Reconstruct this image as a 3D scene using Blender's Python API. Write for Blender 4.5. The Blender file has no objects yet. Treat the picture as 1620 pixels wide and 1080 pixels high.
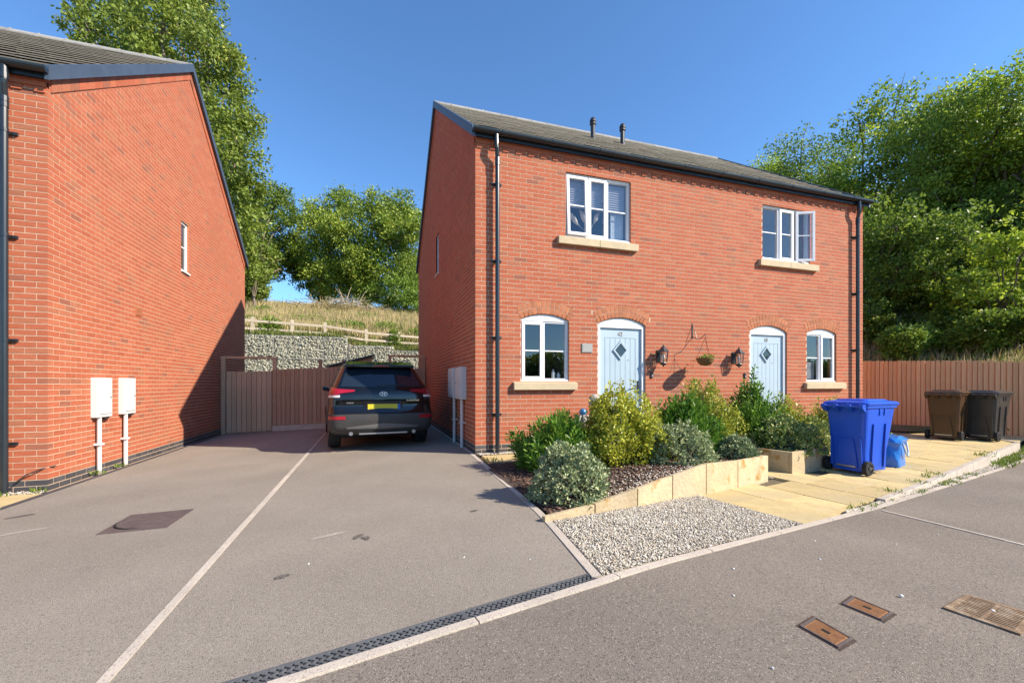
import bpy, bmesh, math, random
import numpy as np
from mathutils import Vector, Matrix

S = bpy.context.scene
C = S.collection
random.seed(7)
RNG = np.random.default_rng(11)

# ------------------------------------------------------------------ camera, sky, sun, exposure
YAW = math.atan2(223, 687)
FW = (math.sin(YAW), math.cos(YAW)); RT = (math.cos(YAW), -math.sin(YAW))
CAMZ = 1.15
cam = bpy.data.objects.new('camera', bpy.data.cameras.new('camera'))
C.objects.link(cam); S.camera = cam
cam.location = (0, 0, CAMZ); cam.rotation_euler = (math.radians(90), 0, -YAW)
cam.data.sensor_width = 36; cam.data.lens = 687 / 1620 * 36
cam.data.shift_y = 68 / 1620; cam.data.clip_start = .05; cam.data.clip_end = 1500

SUN = Vector((5.5, -4.19, 4.82)).normalized()
ELEV = math.asin(SUN.z); AZ = math.atan2(SUN.x, SUN.y)
w = bpy.data.worlds.new('World'); S.world = w; w.use_nodes = True
wn = w.node_tree
bg = wn.nodes['Background']
sky = wn.nodes.new('ShaderNodeTexSky'); sky.sky_type = 'NISHITA'; sky.sun_disc = False
sky.sun_elevation = ELEV; sky.sun_rotation = AZ
sky.altitude = 0; sky.air_density = 1.0; sky.dust_density = .1; sky.ozone_density = 5.0
mxs = wn.nodes.new('ShaderNodeMix'); mxs.data_type = 'RGBA'; mxs.blend_type = 'MULTIPLY'; mxs.inputs[0].default_value = 1; mxs.inputs[7].default_value = (.73, .93, 1.05, 1)
wn.links.new(sky.outputs[0], mxs.inputs[6]); wn.links.new(mxs.outputs[2], bg.inputs[0]); bg.inputs[1].default_value = .125
sl = bpy.data.lights.new('sun', 'SUN'); sl.energy = 4.7; sl.angle = math.radians(.5); sl.color = (1, .89, .74)
so = bpy.data.objects.new('sun', sl); C.objects.link(so); so.location = (20, -15, 25)
so.rotation_euler = SUN.to_track_quat('Z', 'Y').to_euler()
vs = S.view_settings
vs.view_transform = 'Standard'; vs.look = 'None'; vs.exposure = .92; vs.gamma = 1; vs.use_curve_mapping = False
S.cycles.max_bounces = 8; S.cycles.transparent_max_bounces = 24
S.cycles.use_denoising = True

# ------------------------------------------------------------------ helpers
def tagit(o, label=None, cat=None, group=None, kind=None):
    if label: o['label'] = label
    if cat: o['category'] = cat
    if group: o['group'] = group
    if kind: o['kind'] = kind
    return o

def empty(name, loc, label=None, cat=None, group=None, kind=None, rz=0):
    o = bpy.data.objects.new(name, None); C.objects.link(o)
    o.location = loc; o.rotation_euler = (0, 0, rz); o.empty_display_size = .1
    return tagit(o, label, cat, group, kind)

def link(name, me, parent=None, loc=None, rot=None, kind=None):
    o = bpy.data.objects.new(name, me); C.objects.link(o)
    if parent: o.parent = parent
    if loc: o.location = loc
    if rot: o.rotation_euler = rot
    if kind: o['kind'] = kind
    return o

class MB:
    """collects simple solids and links them as one mesh"""
    def __init__(s, T=None, flip=False):
        s.v = []; s.f = []; s.t = []; s.m = []; s.T = T; s.flip = flip
    def add(s, vs, fs, tint=.5, mi=0):
        b = len(s.v)
        s.v += [s.T(*p) for p in vs] if s.T else [tuple(p) for p in vs]
        for f in fs:
            f = [b + i for i in f]
            s.f.append(f[::-1] if s.flip else f); s.t.append(tint); s.m.append(mi)
    def box(s, x0, x1, y0, y1, z0, z1, tint=.5, mi=0):
        s.add([(x0, y0, z0), (x1, y0, z0), (x1, y1, z0), (x0, y1, z0), (x0, y0, z1), (x1, y0, z1), (x1, y1, z1), (x0, y1, z1)],
              [(0, 3, 2, 1), (4, 5, 6, 7), (0, 1, 5, 4), (1, 2, 6, 5), (2, 3, 7, 6), (3, 0, 4, 7)], tint, mi)
    def prism(s, poly, d, tint=.5, mi=0):
        """poly: list of 3D points (planar), extruded by vector d"""
        n = len(poly)
        vs = [tuple(p) for p in poly] + [(p[0] + d[0], p[1] + d[1], p[2] + d[2]) for p in poly]
        fs = [tuple(range(n - 1, -1, -1)), tuple(range(n, 2 * n))] + [(i, (i + 1) % n, n + (i + 1) % n, n + i) for i in range(n)]
        s.add(vs, fs, tint, mi)
    def tube(s, path, r, n=8, cap=True, tint=.5, mi=0):
        path = [Vector(p) for p in path]
        rs = r if isinstance(r, (list, tuple)) else [r] * len(path)
        vs = []; up = Vector((0, 0, 1)); px = None
        for i, p in enumerate(path):
            d = (path[min(i + 1, len(path) - 1)] - path[max(i - 1, 0)])
            d = d.normalized() if d.length > 1e-9 else Vector((0, 0, 1))
            if px is None:
                px = d.cross(up) if abs(d.z) < .95 else d.cross(Vector((1, 0, 0)))
            px = (px - d * px.dot(d))
            px = px.normalized() if px.length > 1e-6 else d.orthogonal().normalized()
            py = d.cross(px)
            for k in range(n):
                a = 2 * math.pi * k / n
                vs.append(tuple(p + (px * math.cos(a) + py * math.sin(a)) * rs[i]))
        fs = []
        for i in range(len(path) - 1):
            for k in range(n):
                fs.append((i * n + k, i * n + (k + 1) % n, (i + 1) * n + (k + 1) % n, (i + 1) * n + k))
        if cap:
            fs.append(tuple(range(n - 1, -1, -1))); fs.append(tuple(range((len(path) - 1) * n, len(path) * n)))
        s.add(vs, fs, tint, mi)
    def lathe(s, prof, c=(0, 0, 0), n=16, tint=.5, mi=0):
        vs = []; fs = []
        for (r, z) in prof:
            for k in range(n):
                a = 2 * math.pi * k / n
                vs.append((c[0] + r * math.cos(a), c[1] + r * math.sin(a), c[2] + z))
        for i in range(len(prof) - 1):
            for k in range(n):
                fs.append((i * n + k, i * n + (k + 1) % n, (i + 1) * n + (k + 1) % n, (i + 1) * n + k))
        fs.append(tuple(range(n - 1, -1, -1))); fs.append(tuple(range((len(prof) - 1) * n, len(prof) * n)))
        s.add(vs, fs, tint, mi)
    def grid(s, P, closed=False, tint=.5, mi=0):
        """P: rows of points"""
        nr, nc = len(P), len(P[0]); vs = [tuple(p) for r in P for p in r]; fs = []
        for i in range(nr - 1):
            for k in range(nc if closed else nc - 1):
                k2 = (k + 1) % nc
                fs.append((i * nc + k, i * nc + k2, (i + 1) * nc + k2, (i + 1) * nc + k))
        s.add(vs, fs, tint, mi)
    def mesh(s, name, mats, smooth=False):
        me = bpy.data.meshes.new(name)
        me.from_pydata(s.v, [], s.f)
        for m in (mats if isinstance(mats, (list, tuple)) else [mats]): me.materials.append(m)
        a = me.attributes.new('tint', 'FLOAT', 'FACE'); a.data.foreach_set('value', np.array(s.t, 'f'))
        if any(s.m): me.polygons.foreach_set('material_index', s.m)
        if smooth: me.polygons.foreach_set('use_smooth', [True] * len(s.f))
        me.update(); return me
    def build(s, name, mats, parent=None, smooth=False, kind=None, loc=None, rot=None, bevel=0):
        me = s.mesh(name, mats, smooth)
        if bevel:
            bm = bmesh.new(); bm.from_mesh(me)
            bmesh.ops.bevel(bm, geom=[e for e in bm.edges if len(e.link_faces) == 2 and e.calc_face_angle(0) > .6], offset=bevel, segments=2, affect='EDGES', profile=.6, clamp_overlap=True)
            bm.to_mesh(me); bm.free()
        return link(name, me, parent, loc, rot, kind)

def np_mesh(name, V, F, tint, mat, smooth=False):
    """V (n,3) float, F (m,k) int with equal k, tint (m,)"""
    me = bpy.data.meshes.new(name)
    m, k = F.shape
    me.vertices.add(len(V)); me.vertices.foreach_set('co', V.astype('f').ravel())
    me.loops.add(m * k); me.loops.foreach_set('vertex_index', F.astype('i').ravel())
    me.polygons.add(m); me.polygons.foreach_set('loop_start', np.arange(0, m * k, k, dtype='i'))
    try: me.polygons.foreach_set('loop_total', np.full(m, k, 'i'))
    except Exception: pass
    a = me.attributes.new('tint', 'FLOAT', 'FACE'); a.data.foreach_set('value', np.asarray(tint, 'f'))
    me.materials.append(mat)
    if smooth: me.polygons.foreach_set('use_smooth', np.ones(m, bool))
    me.update(calc_edges=True); me.validate(); return me

def unit(a): return a / (np.linalg.norm(a, axis=1, keepdims=True) + 1e-9)

def leaf_quads(cent, direc, length, width, fold=.25):
    """one folded lozenge per point: (V, F)"""
    n = len(cent)
    d = unit(direc); r = unit(np.cross(d, unit(RNG.normal(size=(n, 3))))); nn = np.cross(r, d)
    L = (length * (0.7 + .6 * RNG.random(n)))[:, None]; W = (width * (0.7 + .6 * RNG.random(n)))[:, None]
    V = np.empty((n, 4, 3))
    V[:, 0] = cent; V[:, 1] = cent + d * L * .5 + r * W * .5 + nn * W * fold
    V[:, 2] = cent + d * L; V[:, 3] = cent + d * L * .5 - r * W * .5 + nn * W * fold
    return V.reshape(-1, 3), np.arange(n * 4).reshape(n, 4)

def stones(cent, size, sq=.7):
    """deformed octahedra"""
    n = len(cent)
    base = np.array([(1, 0, 0), (0, 1, 0), (-1, 0, 0), (0, -1, 0), (0, 0, 1), (0, 0, -1)], float)
    tri = np.array([(0, 1, 4), (1, 2, 4), (2, 3, 4), (3, 0, 4), (1, 0, 5), (2, 1, 5), (3, 2, 5), (0, 3, 5)])
    a = RNG.random(n) * 6.283; ca, sa = np.cos(a), np.sin(a)
    P = base[None] * (1 + .35 * (RNG.random((n, 6, 1)) - .5))
    sc = np.stack([size * (.7 + .7 * RNG.random(n)), size * (.55 + .5 * RNG.random(n)), size * sq * (.6 + .5 * RNG.random(n))], 1)
    P = P * sc[:, None]
    x = P[..., 0] * ca[:, None] - P[..., 1] * sa[:, None]; y = P[..., 0] * sa[:, None] + P[..., 1] * ca[:, None]
    P = np.stack([x, y, P[..., 2]], 2) + cent[:, None]
    F = (tri[None] + (np.arange(n) * 6)[:, None, None]).reshape(-1, 3)
    return P.reshape(-1, 3), F, np.repeat(RNG.random(n), 8)

def lerp(pts, x):
    return float(np.interp(x, [p[0] for p in pts], [p[1] for p in pts]))

def at(px, py, t):
    """point seen at bearing (px, py) of the photograph, t metres along the view axis"""
    dx = (px - 810) / 687; dz = (608 - py) / 687
    return Vector((t * (FW[0] + dx * RT[0]), t * (FW[1] + dx * RT[1]), CAMZ + t * dz))

def proj(p):
    f = p[0] * FW[0] + p[1] * FW[1]; r = p[0] * RT[0] + p[1] * RT[1]
    if f < .2: return None
    return 810 + r / f * 687, 608 - (p[2] - CAMZ) / f * 687, f

# ------------------------------------------------------------------ terrain
RP = [(-40, -.5), (-14, -.40), (-6, -.253), (1.1, -.008), (1.4, .0), (1.8, -.012), (5, -.15), (10, -.25), (16, -.27), (60, -.3)]
def kerb_v(u): return 2.27 + (u - 1.31) * .24
def G(u, v):
    r = lerp(RP, u)
    if u > 1.35:
        k = kerb_v(u)
        if k < 6.6:
            s = min(1, max(0, (v - k) / (6.9 - k)))
        else:
            s = min(1, max(0, (v - 6.6) / 3)) if v > k else 0
        r = r - r * (s ** 1.4) * min(1, (u - 1.35) / .4)
    return r
def paving_z(u, v):
    f = lerp([(3.4, -.085), (4.7, -.125), (7.15, -.13), (11.6, -.06), (15, -.02)], u)
    k = 3.1 + (u - 4.6) * .27
    s = min(1, max(0, (v - k) / (6.9 - k))) if k < 6.8 else 1
    return f - f * s ** 1.3
def hill(u, v):
    a = 0
    if v > 21.2:
        a = 3.15 + min(v - 21.2, 13) * .265 - max(0, v - 36) * .02
        a -= lerp([(-1.3, 0), (-.6, .42), (1, .55), (8, .6)], u) * max(0, 1 - (v - 21.2) / 3.0)
    d = (u - 13) * .93 + (v - 8.9) * .366
    b = max(0, min((d - .7) * .30, 6.3)) * min(1, max(0, (v - 1) / 4)) if u > 11.2 else 0
    return a, b
def GH(u, v):
    g = G(u, v) - .03
    a, b = hill(u, v)
    return max(g + b, a) if a > 0 else g + b

# ------------------------------------------------------------------ materials
def M(name, col, rough=.6, var=.12, scale=6, bump=0, bscale=80, metal=0, spec=.4, tint=0, dark=None, coat=0, ramp=None, speck=None, stretch=None, dirt=0, trans=0):
    m = bpy.data.materials.new(name); m.use_nodes = True
    nt = m.node_tree; N = nt.nodes; L = nt.links; b = N['Principled BSDF']
    b.inputs['Roughness'].default_value = rough; b.inputs['Metallic'].default_value = metal
    b.inputs['Specular IOR Level'].default_value = spec; b.inputs['Coat Weight'].default_value = coat
    tc = N.new('ShaderNodeTexCoord'); vec = tc.outputs['Object']
    if stretch:
        mp = N.new('ShaderNodeMapping'); mp.inputs['Scale'].default_value = stretch; L.new(vec, mp.inputs['Vector']); vec = mp.outputs['Vector']
    nz = N.new('ShaderNodeTexNoise'); nz.inputs['Scale'].default_value = scale; nz.inputs['Detail'].default_value = 6; L.new(vec, nz.inputs['Vector'])
    fac = nz.outputs['Fac']
    def math_(op, a, bb):
        n = N.new('ShaderNodeMath'); n.operation = op
        for i, q in enumerate((a, bb)):
            if isinstance(q, (int, float)): n.inputs[i].default_value = q
            else: L.new(q, n.inputs[i])
        return n.outputs[0]
    def mixc(f, a, bb, mode='MIX'):
        n = N.new('ShaderNodeMix'); n.data_type = 'RGBA'; n.blend_type = mode
        if isinstance(f, (int, float)): n.inputs[0].default_value = f
        else: L.new(f, n.inputs[0])
        for i, q in ((6, a), (7, bb)):
            if isinstance(q, tuple): n.inputs[i].default_value = (*q, 1)
            else: L.new(q, n.inputs[i])
        return n.outputs[2]
    if ramp:
        at_ = N.new('ShaderNodeAttribute'); at_.attribute_name = 'tint'
        oi = N.new('ShaderNodeObjectInfo')
        t = math_('FRACT', math_('ADD', at_.outputs['Fac'], oi.outputs['Random']), 0)
        cr = N.new('ShaderNodeValToRGB'); L.new(t, cr.inputs[0])
        e = cr.color_ramp.elements
        while len(e) < len(ramp): e.new(.5)
        for i, (p, c) in enumerate(ramp): e[i].position = p; e[i].color = (*c, 1)
        base = cr.outputs[0]
    else:
        base = tuple(col)
        rgb = N.new('ShaderNodeRGB'); rgb.outputs[0].default_value = (*col, 1); base = rgb.outputs[0]
        if tint:
            at_ = N.new('ShaderNodeAttribute'); at_.attribute_name = 'tint'
            oi = N.new('ShaderNodeObjectInfo')
            t = math_('FRACT', math_('ADD', at_.outputs['Fac'], oi.outputs['Random']), 0)
            k = math_('ADD', math_('MULTIPLY', t, 2 * tint), 1 - tint)
            cb = N.new('ShaderNodeCombineXYZ'); [L.new(k, cb.inputs[i]) for i in range(3)]
            base = mixc(1.0, base, cb.outputs[0], 'MULTIPLY')
    k = math_('ADD', math_('MULTIPLY', fac, 4 * var), 1 - 2 * var)
    cb = N.new('ShaderNodeCombineXYZ'); [L.new(k, cb.inputs[i]) for i in range(3)]
    base = mixc(1.0, base, cb.outputs[0], 'MULTIPLY')
    for dark in ([dark] if isinstance(dark, tuple) else dark or []):   # second colour in patches: (colour, scale, threshold, softness)
        n2 = N.new('ShaderNodeTexNoise'); n2.inputs['Scale'].default_value = dark[1]; n2.inputs['Detail'].default_value = 4; L.new(vec, n2.inputs['Vector'])
        mr = N.new('ShaderNodeMapRange'); mr.inputs[1].default_value = dark[2]; mr.inputs[2].default_value = dark[2] + dark[3]; L.new(n2.outputs['Fac'], mr.inputs[0])
        base = mixc(mr.outputs[0], base, tuple(dark[0]))
    if speck:  # (colour, scale, amount): grains
        vo = N.new('ShaderNodeTexVoronoi'); vo.inputs['Scale'].default_value = speck[1]; L.new(tc.outputs['Object'], vo.inputs['Vector'])
        s = N.new('ShaderNodeSeparateColor'); L.new(vo.outputs['Color'], s.inputs[0])
        mr = N.new('ShaderNodeMapRange'); mr.inputs[1].default_value = 1 - speck[2]; mr.inputs[2].default_value = 1 - speck[2] + .05; L.new(s.outputs[0], mr.inputs[0])
        base = mixc(mr.outputs[0], base, tuple(speck[0]))
        if len(speck) > 3:
            mr2 = N.new('ShaderNodeMapRange'); mr2.inputs[1].default_value = speck[4]; mr2.inputs[2].default_value = speck[4] - .05; L.new(s.outputs[1], mr2.inputs[0])
            base = mixc(mr2.outputs[0], base, tuple(speck[3]))
    L.new(base, b.inputs['Base Color'])
    if bump:
        n3 = N.new('ShaderNodeTexNoise'); n3.inputs['Scale'].default_value = bscale; n3.inputs['Detail'].default_value = 4; L.new(vec, n3.inputs['Vector'])
        bp = N.new('ShaderNodeBump'); bp.inputs['Strength'].default_value = bump; bp.inputs['Distance'].default_value = .01
        L.new(n3.outputs['Fac'], bp.inputs['Height']); L.new(bp.outputs[0], b.inputs['Normal'])
    if trans:
        tr = N.new('ShaderNodeBsdfTranslucent'); L.new(base, tr.inputs[0])
        mx = N.new('ShaderNodeMixShader'); mx.inputs[0].default_value = trans
        L.new(b.outputs[0], mx.inputs[1]); L.new(tr.outputs[0], mx.inputs[2]); L.new(mx.outputs[0], N['Material Output'].inputs[0])
    return m

def glass_mat(name, tintc, base=.12, rough=.0):
    m = bpy.data.materials.new(name); m.use_nodes = True
    nt = m.node_tree; N = nt.nodes; L = nt.links; N.remove(N['Principled BSDF'])
    tr = N.new('ShaderNodeBsdfTransparent'); tr.inputs[0].default_value = (*tintc, 1)
    gl = N.new('ShaderNodeBsdfGlossy'); gl.inputs['Roughness'].default_value = rough; gl.inputs[0].default_value = (.95, .97, 1, 1)
    lw = N.new('ShaderNodeFresnel'); lw.inputs[0].default_value = 1.5
    ad = N.new('ShaderNodeMath'); ad.operation = 'ADD'; ad.inputs[1].default_value = base; ad.use_clamp = True
    mx = N.new('ShaderNodeMixShader'); L.new(lw.outputs[0], ad.inputs[0])
    ge = N.new('ShaderNodeNewGeometry'); iv = N.new('ShaderNodeMath'); iv.operation = 'SUBTRACT'; iv.inputs[0].default_value = 1; L.new(ge.outputs['Backfacing'], iv.inputs[1])
    mu = N.new('ShaderNodeMath'); mu.operation = 'MULTIPLY'; L.new(ad.outputs[0], mu.inputs[0]); L.new(iv.outputs[0], mu.inputs[1]); L.new(mu.outputs[0], mx.inputs[0])
    L.new(tr.outputs[0], mx.inputs[1]); L.new(gl.outputs[0], mx.inputs[2]); L.new(mx.outputs[0], N['Material Output'].inputs[0])
    return m

BR = [(0, (.38, .104, .052)), (.3, (.44, .127, .064)), (.55, (.41, .115, .058)), (.8, (.455, .147, .075)), (.94, (.375, .138, .074)), (1, (.29, .105, .066))]
mt = {}
mt['brick'] = M('red_brick', (0, 0, 0), .85, .13, 14, .5, 120, ramp=BR, spec=.25, dark=[((.36, .115, .06), .55, .50, .35), ((.29, .10, .06), 16, .68, .1), ((.50, .22, .13), 1.7, .66, .2)], stretch=(1, 1, 2.2))
mt['arch_brick'] = M('arch_brick', (.42, .155, .075), .85, .14, 14, .4, 120, tint=.14, spec=.25)
mt['dark_brick'] = M('engineering_brick', (.075, .07, .075), .6, .2, 10, .4, 100, tint=.25, spec=.4)
mt['mortar'] = M('mortar', (.57, .42, .295), .9, .12, 20, .4, 200, spec=.2)
mt['tile'] = M('roof_tile', (.165, .15, .12), .85, .2, 5, .5, 90, tint=.16, spec=.25, dark=((.26, .25, .2), 9, .6, .15))
mt['ridge'] = M('ridge_tile', (.27, .26, .24), .8, .2, 8, .4, 90, tint=.15)
mt['verge'] = M('verge_trim', (.055, .075, .105), .45, .15, 4, .1, 40, spec=.5)
mt['gutter'] = M('black_plastic', (.016, .022, .028), .28, .15, 5, .0, 40, spec=.6)
mt['upvc'] = M('white_upvc', (.78, .78, .78), .3, .03, 3, spec=.5)
mt['cream'] = M('cream_head_panel', (.76, .76, .72), .4, .03, 3)
mt['sill'] = M('stone_sill', (.52, .42, .27), .85, .1, 7, .3, 120)
mt['glass'] = glass_mat('window_glass', (.92, .95, .96), .06)
mt['glass_sky'] = glass_mat('upper_window_glass', (.92, .95, .97), .07)
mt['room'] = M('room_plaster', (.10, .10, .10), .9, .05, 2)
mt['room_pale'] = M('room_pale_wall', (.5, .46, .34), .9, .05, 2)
mt['blind'] = M('pleated_blind', (.36, .355, .40), .8, .05, 5)
mt['door'] = M('pale_blue_door', (.40, .50, .565), .4, .04, 4, .08, 60, spec=.45)
mt['chrome'] = M('chrome', (.75, .76, .78), .12, .03, 4, metal=1)
mt['emblem'] = M('silver_emblem', (.72, .74, .76), .3, .03, 4, metal=.3)
mt['dark_metal'] = M('dark_metal', (.03, .03, .032), .4, .2, 6, spec=.5)
mt['grey_plate'] = M('grey_plate', (.33, .32, .30), .6, .08, 10)
mt['meter'] = M('meter_box_white', (.62, .61, .59), .5, .04, 4)
mt['tarmac'] = M('tarmac', (.295, .257, .210), .92, .10, 1.1, .7, 220, spec=.2, speck=((.39, .345, .285), 190, .10, (.19, .163, .132), .16), dark=[((.25, .216, .176), .6, .46, .25), ((.335, .295, .243), .33, .55, .2), ((.225, .195, .16), 2.3, .66, .12), ((.15, .13, .112), 3.7, .735, .05)])
mt['tarmac_road'] = M('road_tarmac', (.245, .208, .170), .92, .12, .9, .7, 280, spec=.2, speck=((.35, .305, .255), 160, .10, (.14, .12, .10), .18), dark=[((.205, .174, .142), .5, .46, .25), ((.285, .245, .202), .3, .56, .2), ((.175, .148, .122), 1.9, .66, .12), ((.12, .104, .09), 3.1, .735, .05)])
mt['kerb'] = M('concrete_edging', (.47, .41, .34), .9, .12, 5, .4, 120, tint=.07, speck=((.3, .26, .22), 160, .1))
mt['slab'] = M('sandstone_paving', (.52, .405, .20), .85, .14, 3.2, .5, 24, tint=.15, dark=[((.42, .28, .11), 2.2, .56, .18), ((.40, .34, .21), 1.1, .55, .2)], spec=.25)
mt['wall_slab'] = M('sandstone_wall_slab', (.50, .395, .24), .85, .16, 4.5, 1, 26, tint=.16, dark=[((.44, .36, .25), 1.8, .5, .2), ((.38, .225, .075), 4.6, .58, .10)], spec=.25)
mt['joint'] = M('paving_joint', (.12, .10, .06), .95, .2, 12, .4, 100)
mt['soil'] = M('soil', (.075, .05, .038), .95, .3, 20, 1, 60)
mt['chip'] = M('bark_chip', (.13, .075, .05), .9, .2, 20, tint=.6)
mt['gravel'] = M('gravel', (0, 0, 0), .85, .08, 30, ramp=[(0, (.20, .18, .15)), (.22, (.42, .375, .30)), (.5, (.60, .55, .46)), (.72, (.36, .29, .20)), (.85, (.55, .49, .40)), (1, (.80, .76, .68))], spec=.3)
mt['gravel_bed'] = M('gravel_base', (.34, .31, .26), .95, .3, 60, .8, 80)
mt['earth'] = M('earth', (.16, .13, .075), .95, .3, 1.3, .8, 12, dark=((.10, .11, .04), .9, .5, .2))
mt['fence_warm'] = M('featheredge_board', (.76, .43, .21), .85, .12, 5, .35, 40, tint=.12, stretch=(6, 6, .5), dark=((.30, .15, .10), 7, .70, .08))
mt['fence_grey'] = M('weathered_board', (.50, .30, .175), .88, .14, 5, .35, 40, tint=.13, stretch=(6, 6, .5), dark=((.24, .13, .08), 7, .66, .10))
mt['gate_grey'] = M('grey_gate_board', (.48, .345, .215), .88, .14, 5, .35, 40, tint=.12, stretch=(6, 6, .5))
mt['rail'] = M('pale_timber', (.52, .45, .34), .85, .14, 6, .3, 50, tint=.12)
mt['gabion'] = M('gabion_stone', (0, 0, 0), .85, .12, 12, ramp=[(0, (.32, .34, .29)), (.3, (.46, .47, .38)), (.6, (.56, .55, .44)), (.85, (.40, .43, .37)), (1, (.66, .62, .5))], spec=.3)
mt['gabion_core'] = M('gabion_core', (.30, .30, .26), .95, .3, 20)
mt['wire'] = M('galvanised_wire', (.4, .4, .4), .5, .1, 10, metal=.7)
mt['bark'] = M('bark', (.17, .135, .10), .95, .3, 8, .8, 20, stretch=(3, 3, .6))
mt['dead'] = M('dead_wood', (.31, .26, .19), .95, .25, 8, .5, 30, tint=.3)
def leafm(name, ramp, rough=.5, trans=.35, spec=.35): return M(name, (0, 0, 0), rough, .08, 3, ramp=ramp, spec=spec, trans=trans)
mt['leaf_ash'] = leafm('ash_leaf', [(0, (0.15, 0.21, 0.03)), (0.5, (0.24, 0.31, 0.045)), (0.85, (0.36, 0.41, 0.07)), (1, (0.45, 0.44, 0.1))])
mt['leaf_oak'] = leafm('oak_leaf', [(0, (0.083, 0.141, 0.024)), (0.6, (0.155, 0.238, 0.034)), (1, (0.269, 0.323, 0.054))])
mt['leaf_lime'] = leafm('broad_leaf', [(0, (0.131, 0.209, 0.025)), (0.5, (0.239, 0.336, 0.038)), (0.85, (0.347, 0.444, 0.06)), (1, (0.43, 0.484, 0.085))])
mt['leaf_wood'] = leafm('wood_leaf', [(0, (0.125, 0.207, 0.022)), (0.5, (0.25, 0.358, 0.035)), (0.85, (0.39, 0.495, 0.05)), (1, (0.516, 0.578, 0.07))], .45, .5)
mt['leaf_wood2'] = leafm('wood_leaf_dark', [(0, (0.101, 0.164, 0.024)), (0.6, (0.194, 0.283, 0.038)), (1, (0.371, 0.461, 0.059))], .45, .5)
mt['leaf_bush'] = leafm('bush_leaf', [(0, (0.125, 0.22, 0.028)), (0.6, (0.188, 0.303, 0.04)), (1, (0.275, 0.358, 0.056))])
mt['leaf_yellow'] = leafm('variegated_leaf', [(0, (0.216, 0.253, 0.027)), (0.3, (0.389, 0.418, 0.041)), (0.62, (0.583, 0.572, 0.072)), (0.8, (0.13, 0.209, 0.027)), (0.9, (0.259, 0.308, 0.036)), (1, (0.72, 0.704, 0.198))], .4, .3)
mt['leaf_gloss'] = leafm('glossy_leaf', [(0, (0.071, 0.155, 0.022)), (0.6, (0.121, 0.255, 0.03)), (0.9, (0.203, 0.365, 0.045)), (1, (0.324, 0.474, 0.075))], .38, .3, .22)
mt['leaf_hebe'] = leafm('hebe_leaf', [(0, (0.152, 0.207, 0.096)), (0.5, (0.263, 0.332, 0.163)), (0.8, (0.405, 0.456, 0.23)), (1, (0.567, 0.591, 0.326))], .55, .15)
mt['leaf_hebe2'] = leafm('hebe_leaf_variegated', [(0, (0.12, 0.196, 0.054)), (0.45, (0.24, 0.322, 0.099)), (0.75, (0.528, 0.54, 0.18)), (1, (0.72, 0.72, 0.306))], .5, .15)
mt['leaf_purple'] = leafm('purple_leaf', [(0, (.10, .04, .05)), (.6, (.16, .08, .09)), (1, (.25, .17, .17))], .5, .2)
mt['straw'] = leafm('dry_grass', [(0, (.44, .34, .16)), (.35, (.58, .46, .25)), (.62, (.66, .53, .32)), (.75, (.30, .33, .09)), (.88, (.24, .29, .07)), (1, (.6, .42, .28))], .8, .3, .1)
mt['grass'] = leafm('green_grass', [(0, (.10, .14, .03)), (.6, (.17, .21, .05)), (1, (.3, .28, .1))], .7, .3, .2)
mt['weed'] = leafm('weed_leaf', [(0, (.10, .17, .025)), (.6, (.17, .25, .04)), (1, (.30, .30, .07))], .6, .3, .2)
mt['car'] = M('black_car_paint', (.005, .005, .006), .14, .05, 3, spec=.35, coat=.6)
mt['car_plastic'] = M('car_grey_plastic', (.045, .043, .042), .5, .12, 6, .1, 200)
mt['car_glass'] = M('car_glass', (.012, .02, .03), .03, .05, 3, spec=.8)
mt['red_lamp'] = M('red_lamp', (.33, .006, .018), .12, .15, 30, spec=.6, coat=.6)
mt['clear_lamp'] = M('clear_lamp', (.7, .6, .55), .12, .15, 30, spec=.6)
mt['plate'] = M('number_plate', (.52, .46, .03), .4, .04, 5)
mt['plate_blue'] = M('number_plate_blue', (.03, .12, .38), .4, .04, 5)
mt['rubber'] = M('rubber', (.022, .021, .02), .8, .15, 20, .3, 80, spec=.3)
mt['alloy'] = M('alloy', (.4, .4, .42), .3, .05, 5, metal=.8)
mt['bin_blue'] = M('blue_plastic', (.012, .085, .55), .36, .10, 3, .05, 60, spec=.45, dark=[((.03, .11, .5), 5, .64, .1), ((.012, .06, .40), 2, .55, .2)])
mt['bin_brown'] = M('brown_plastic', (.075, .038, .016), .3, .2, 3, .05, 60, spec=.45)
mt['bin_black'] = M('black_bin_plastic', (.045, .042, .038), .3, .2, 3, .05, 60, spec=.45)
mt['bag'] = M('blue_woven_plastic', (.02, .17, .56), .28, .2, 9, .5, 30, spec=.6)
mt['bag_strap'] = M('bag_strap', (.35, .45, .55), .5, .1, 9)
mt['iron'] = M('cast_iron', (.105, .08, .073), .7, .2, 12, .6, 70, spec=.4)
mt['rust'] = M('rusty_iron', (.33, .165, .075), .8, .2, 10, .6, 60, spec=.3, dark=((.18, .09, .05), 9, .6, .12))
mt['rust_grate'] = M('dirty_grate', (.22, .145, .085), .85, .3, 10, .6, 60, dark=((.36, .28, .19), 12, .5, .15))
mt['drain'] = M('drain_plastic', (.11, .115, .12), .55, .2, 10, .3, 80, tint=.15)
mt['black'] = M('black_void', (.006, .006, .006), .9)
mt['stone_orn'] = M('weathered_stone', (.40, .36, .33), .9, .2, 15, .7, 50)
mt['blue_ball'] = M('blue_glazed_ball', (.04, .16, .32), .15, .1, 8, spec=.7)
mt['lamp_glass'] = glass_mat('lantern_glass', (.9, .9, .9), .12)
mt['bulb'] = M('bulb', (.8, .78, .74), .3, .02, 5)
mt['basket'] = M('basket_wicker', (.20, .115, .04), .9, .3, 40, .8, 90)
mt['pampas'] = M('pampas', (.62, .52, .42), .9, .15, 20)
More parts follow.
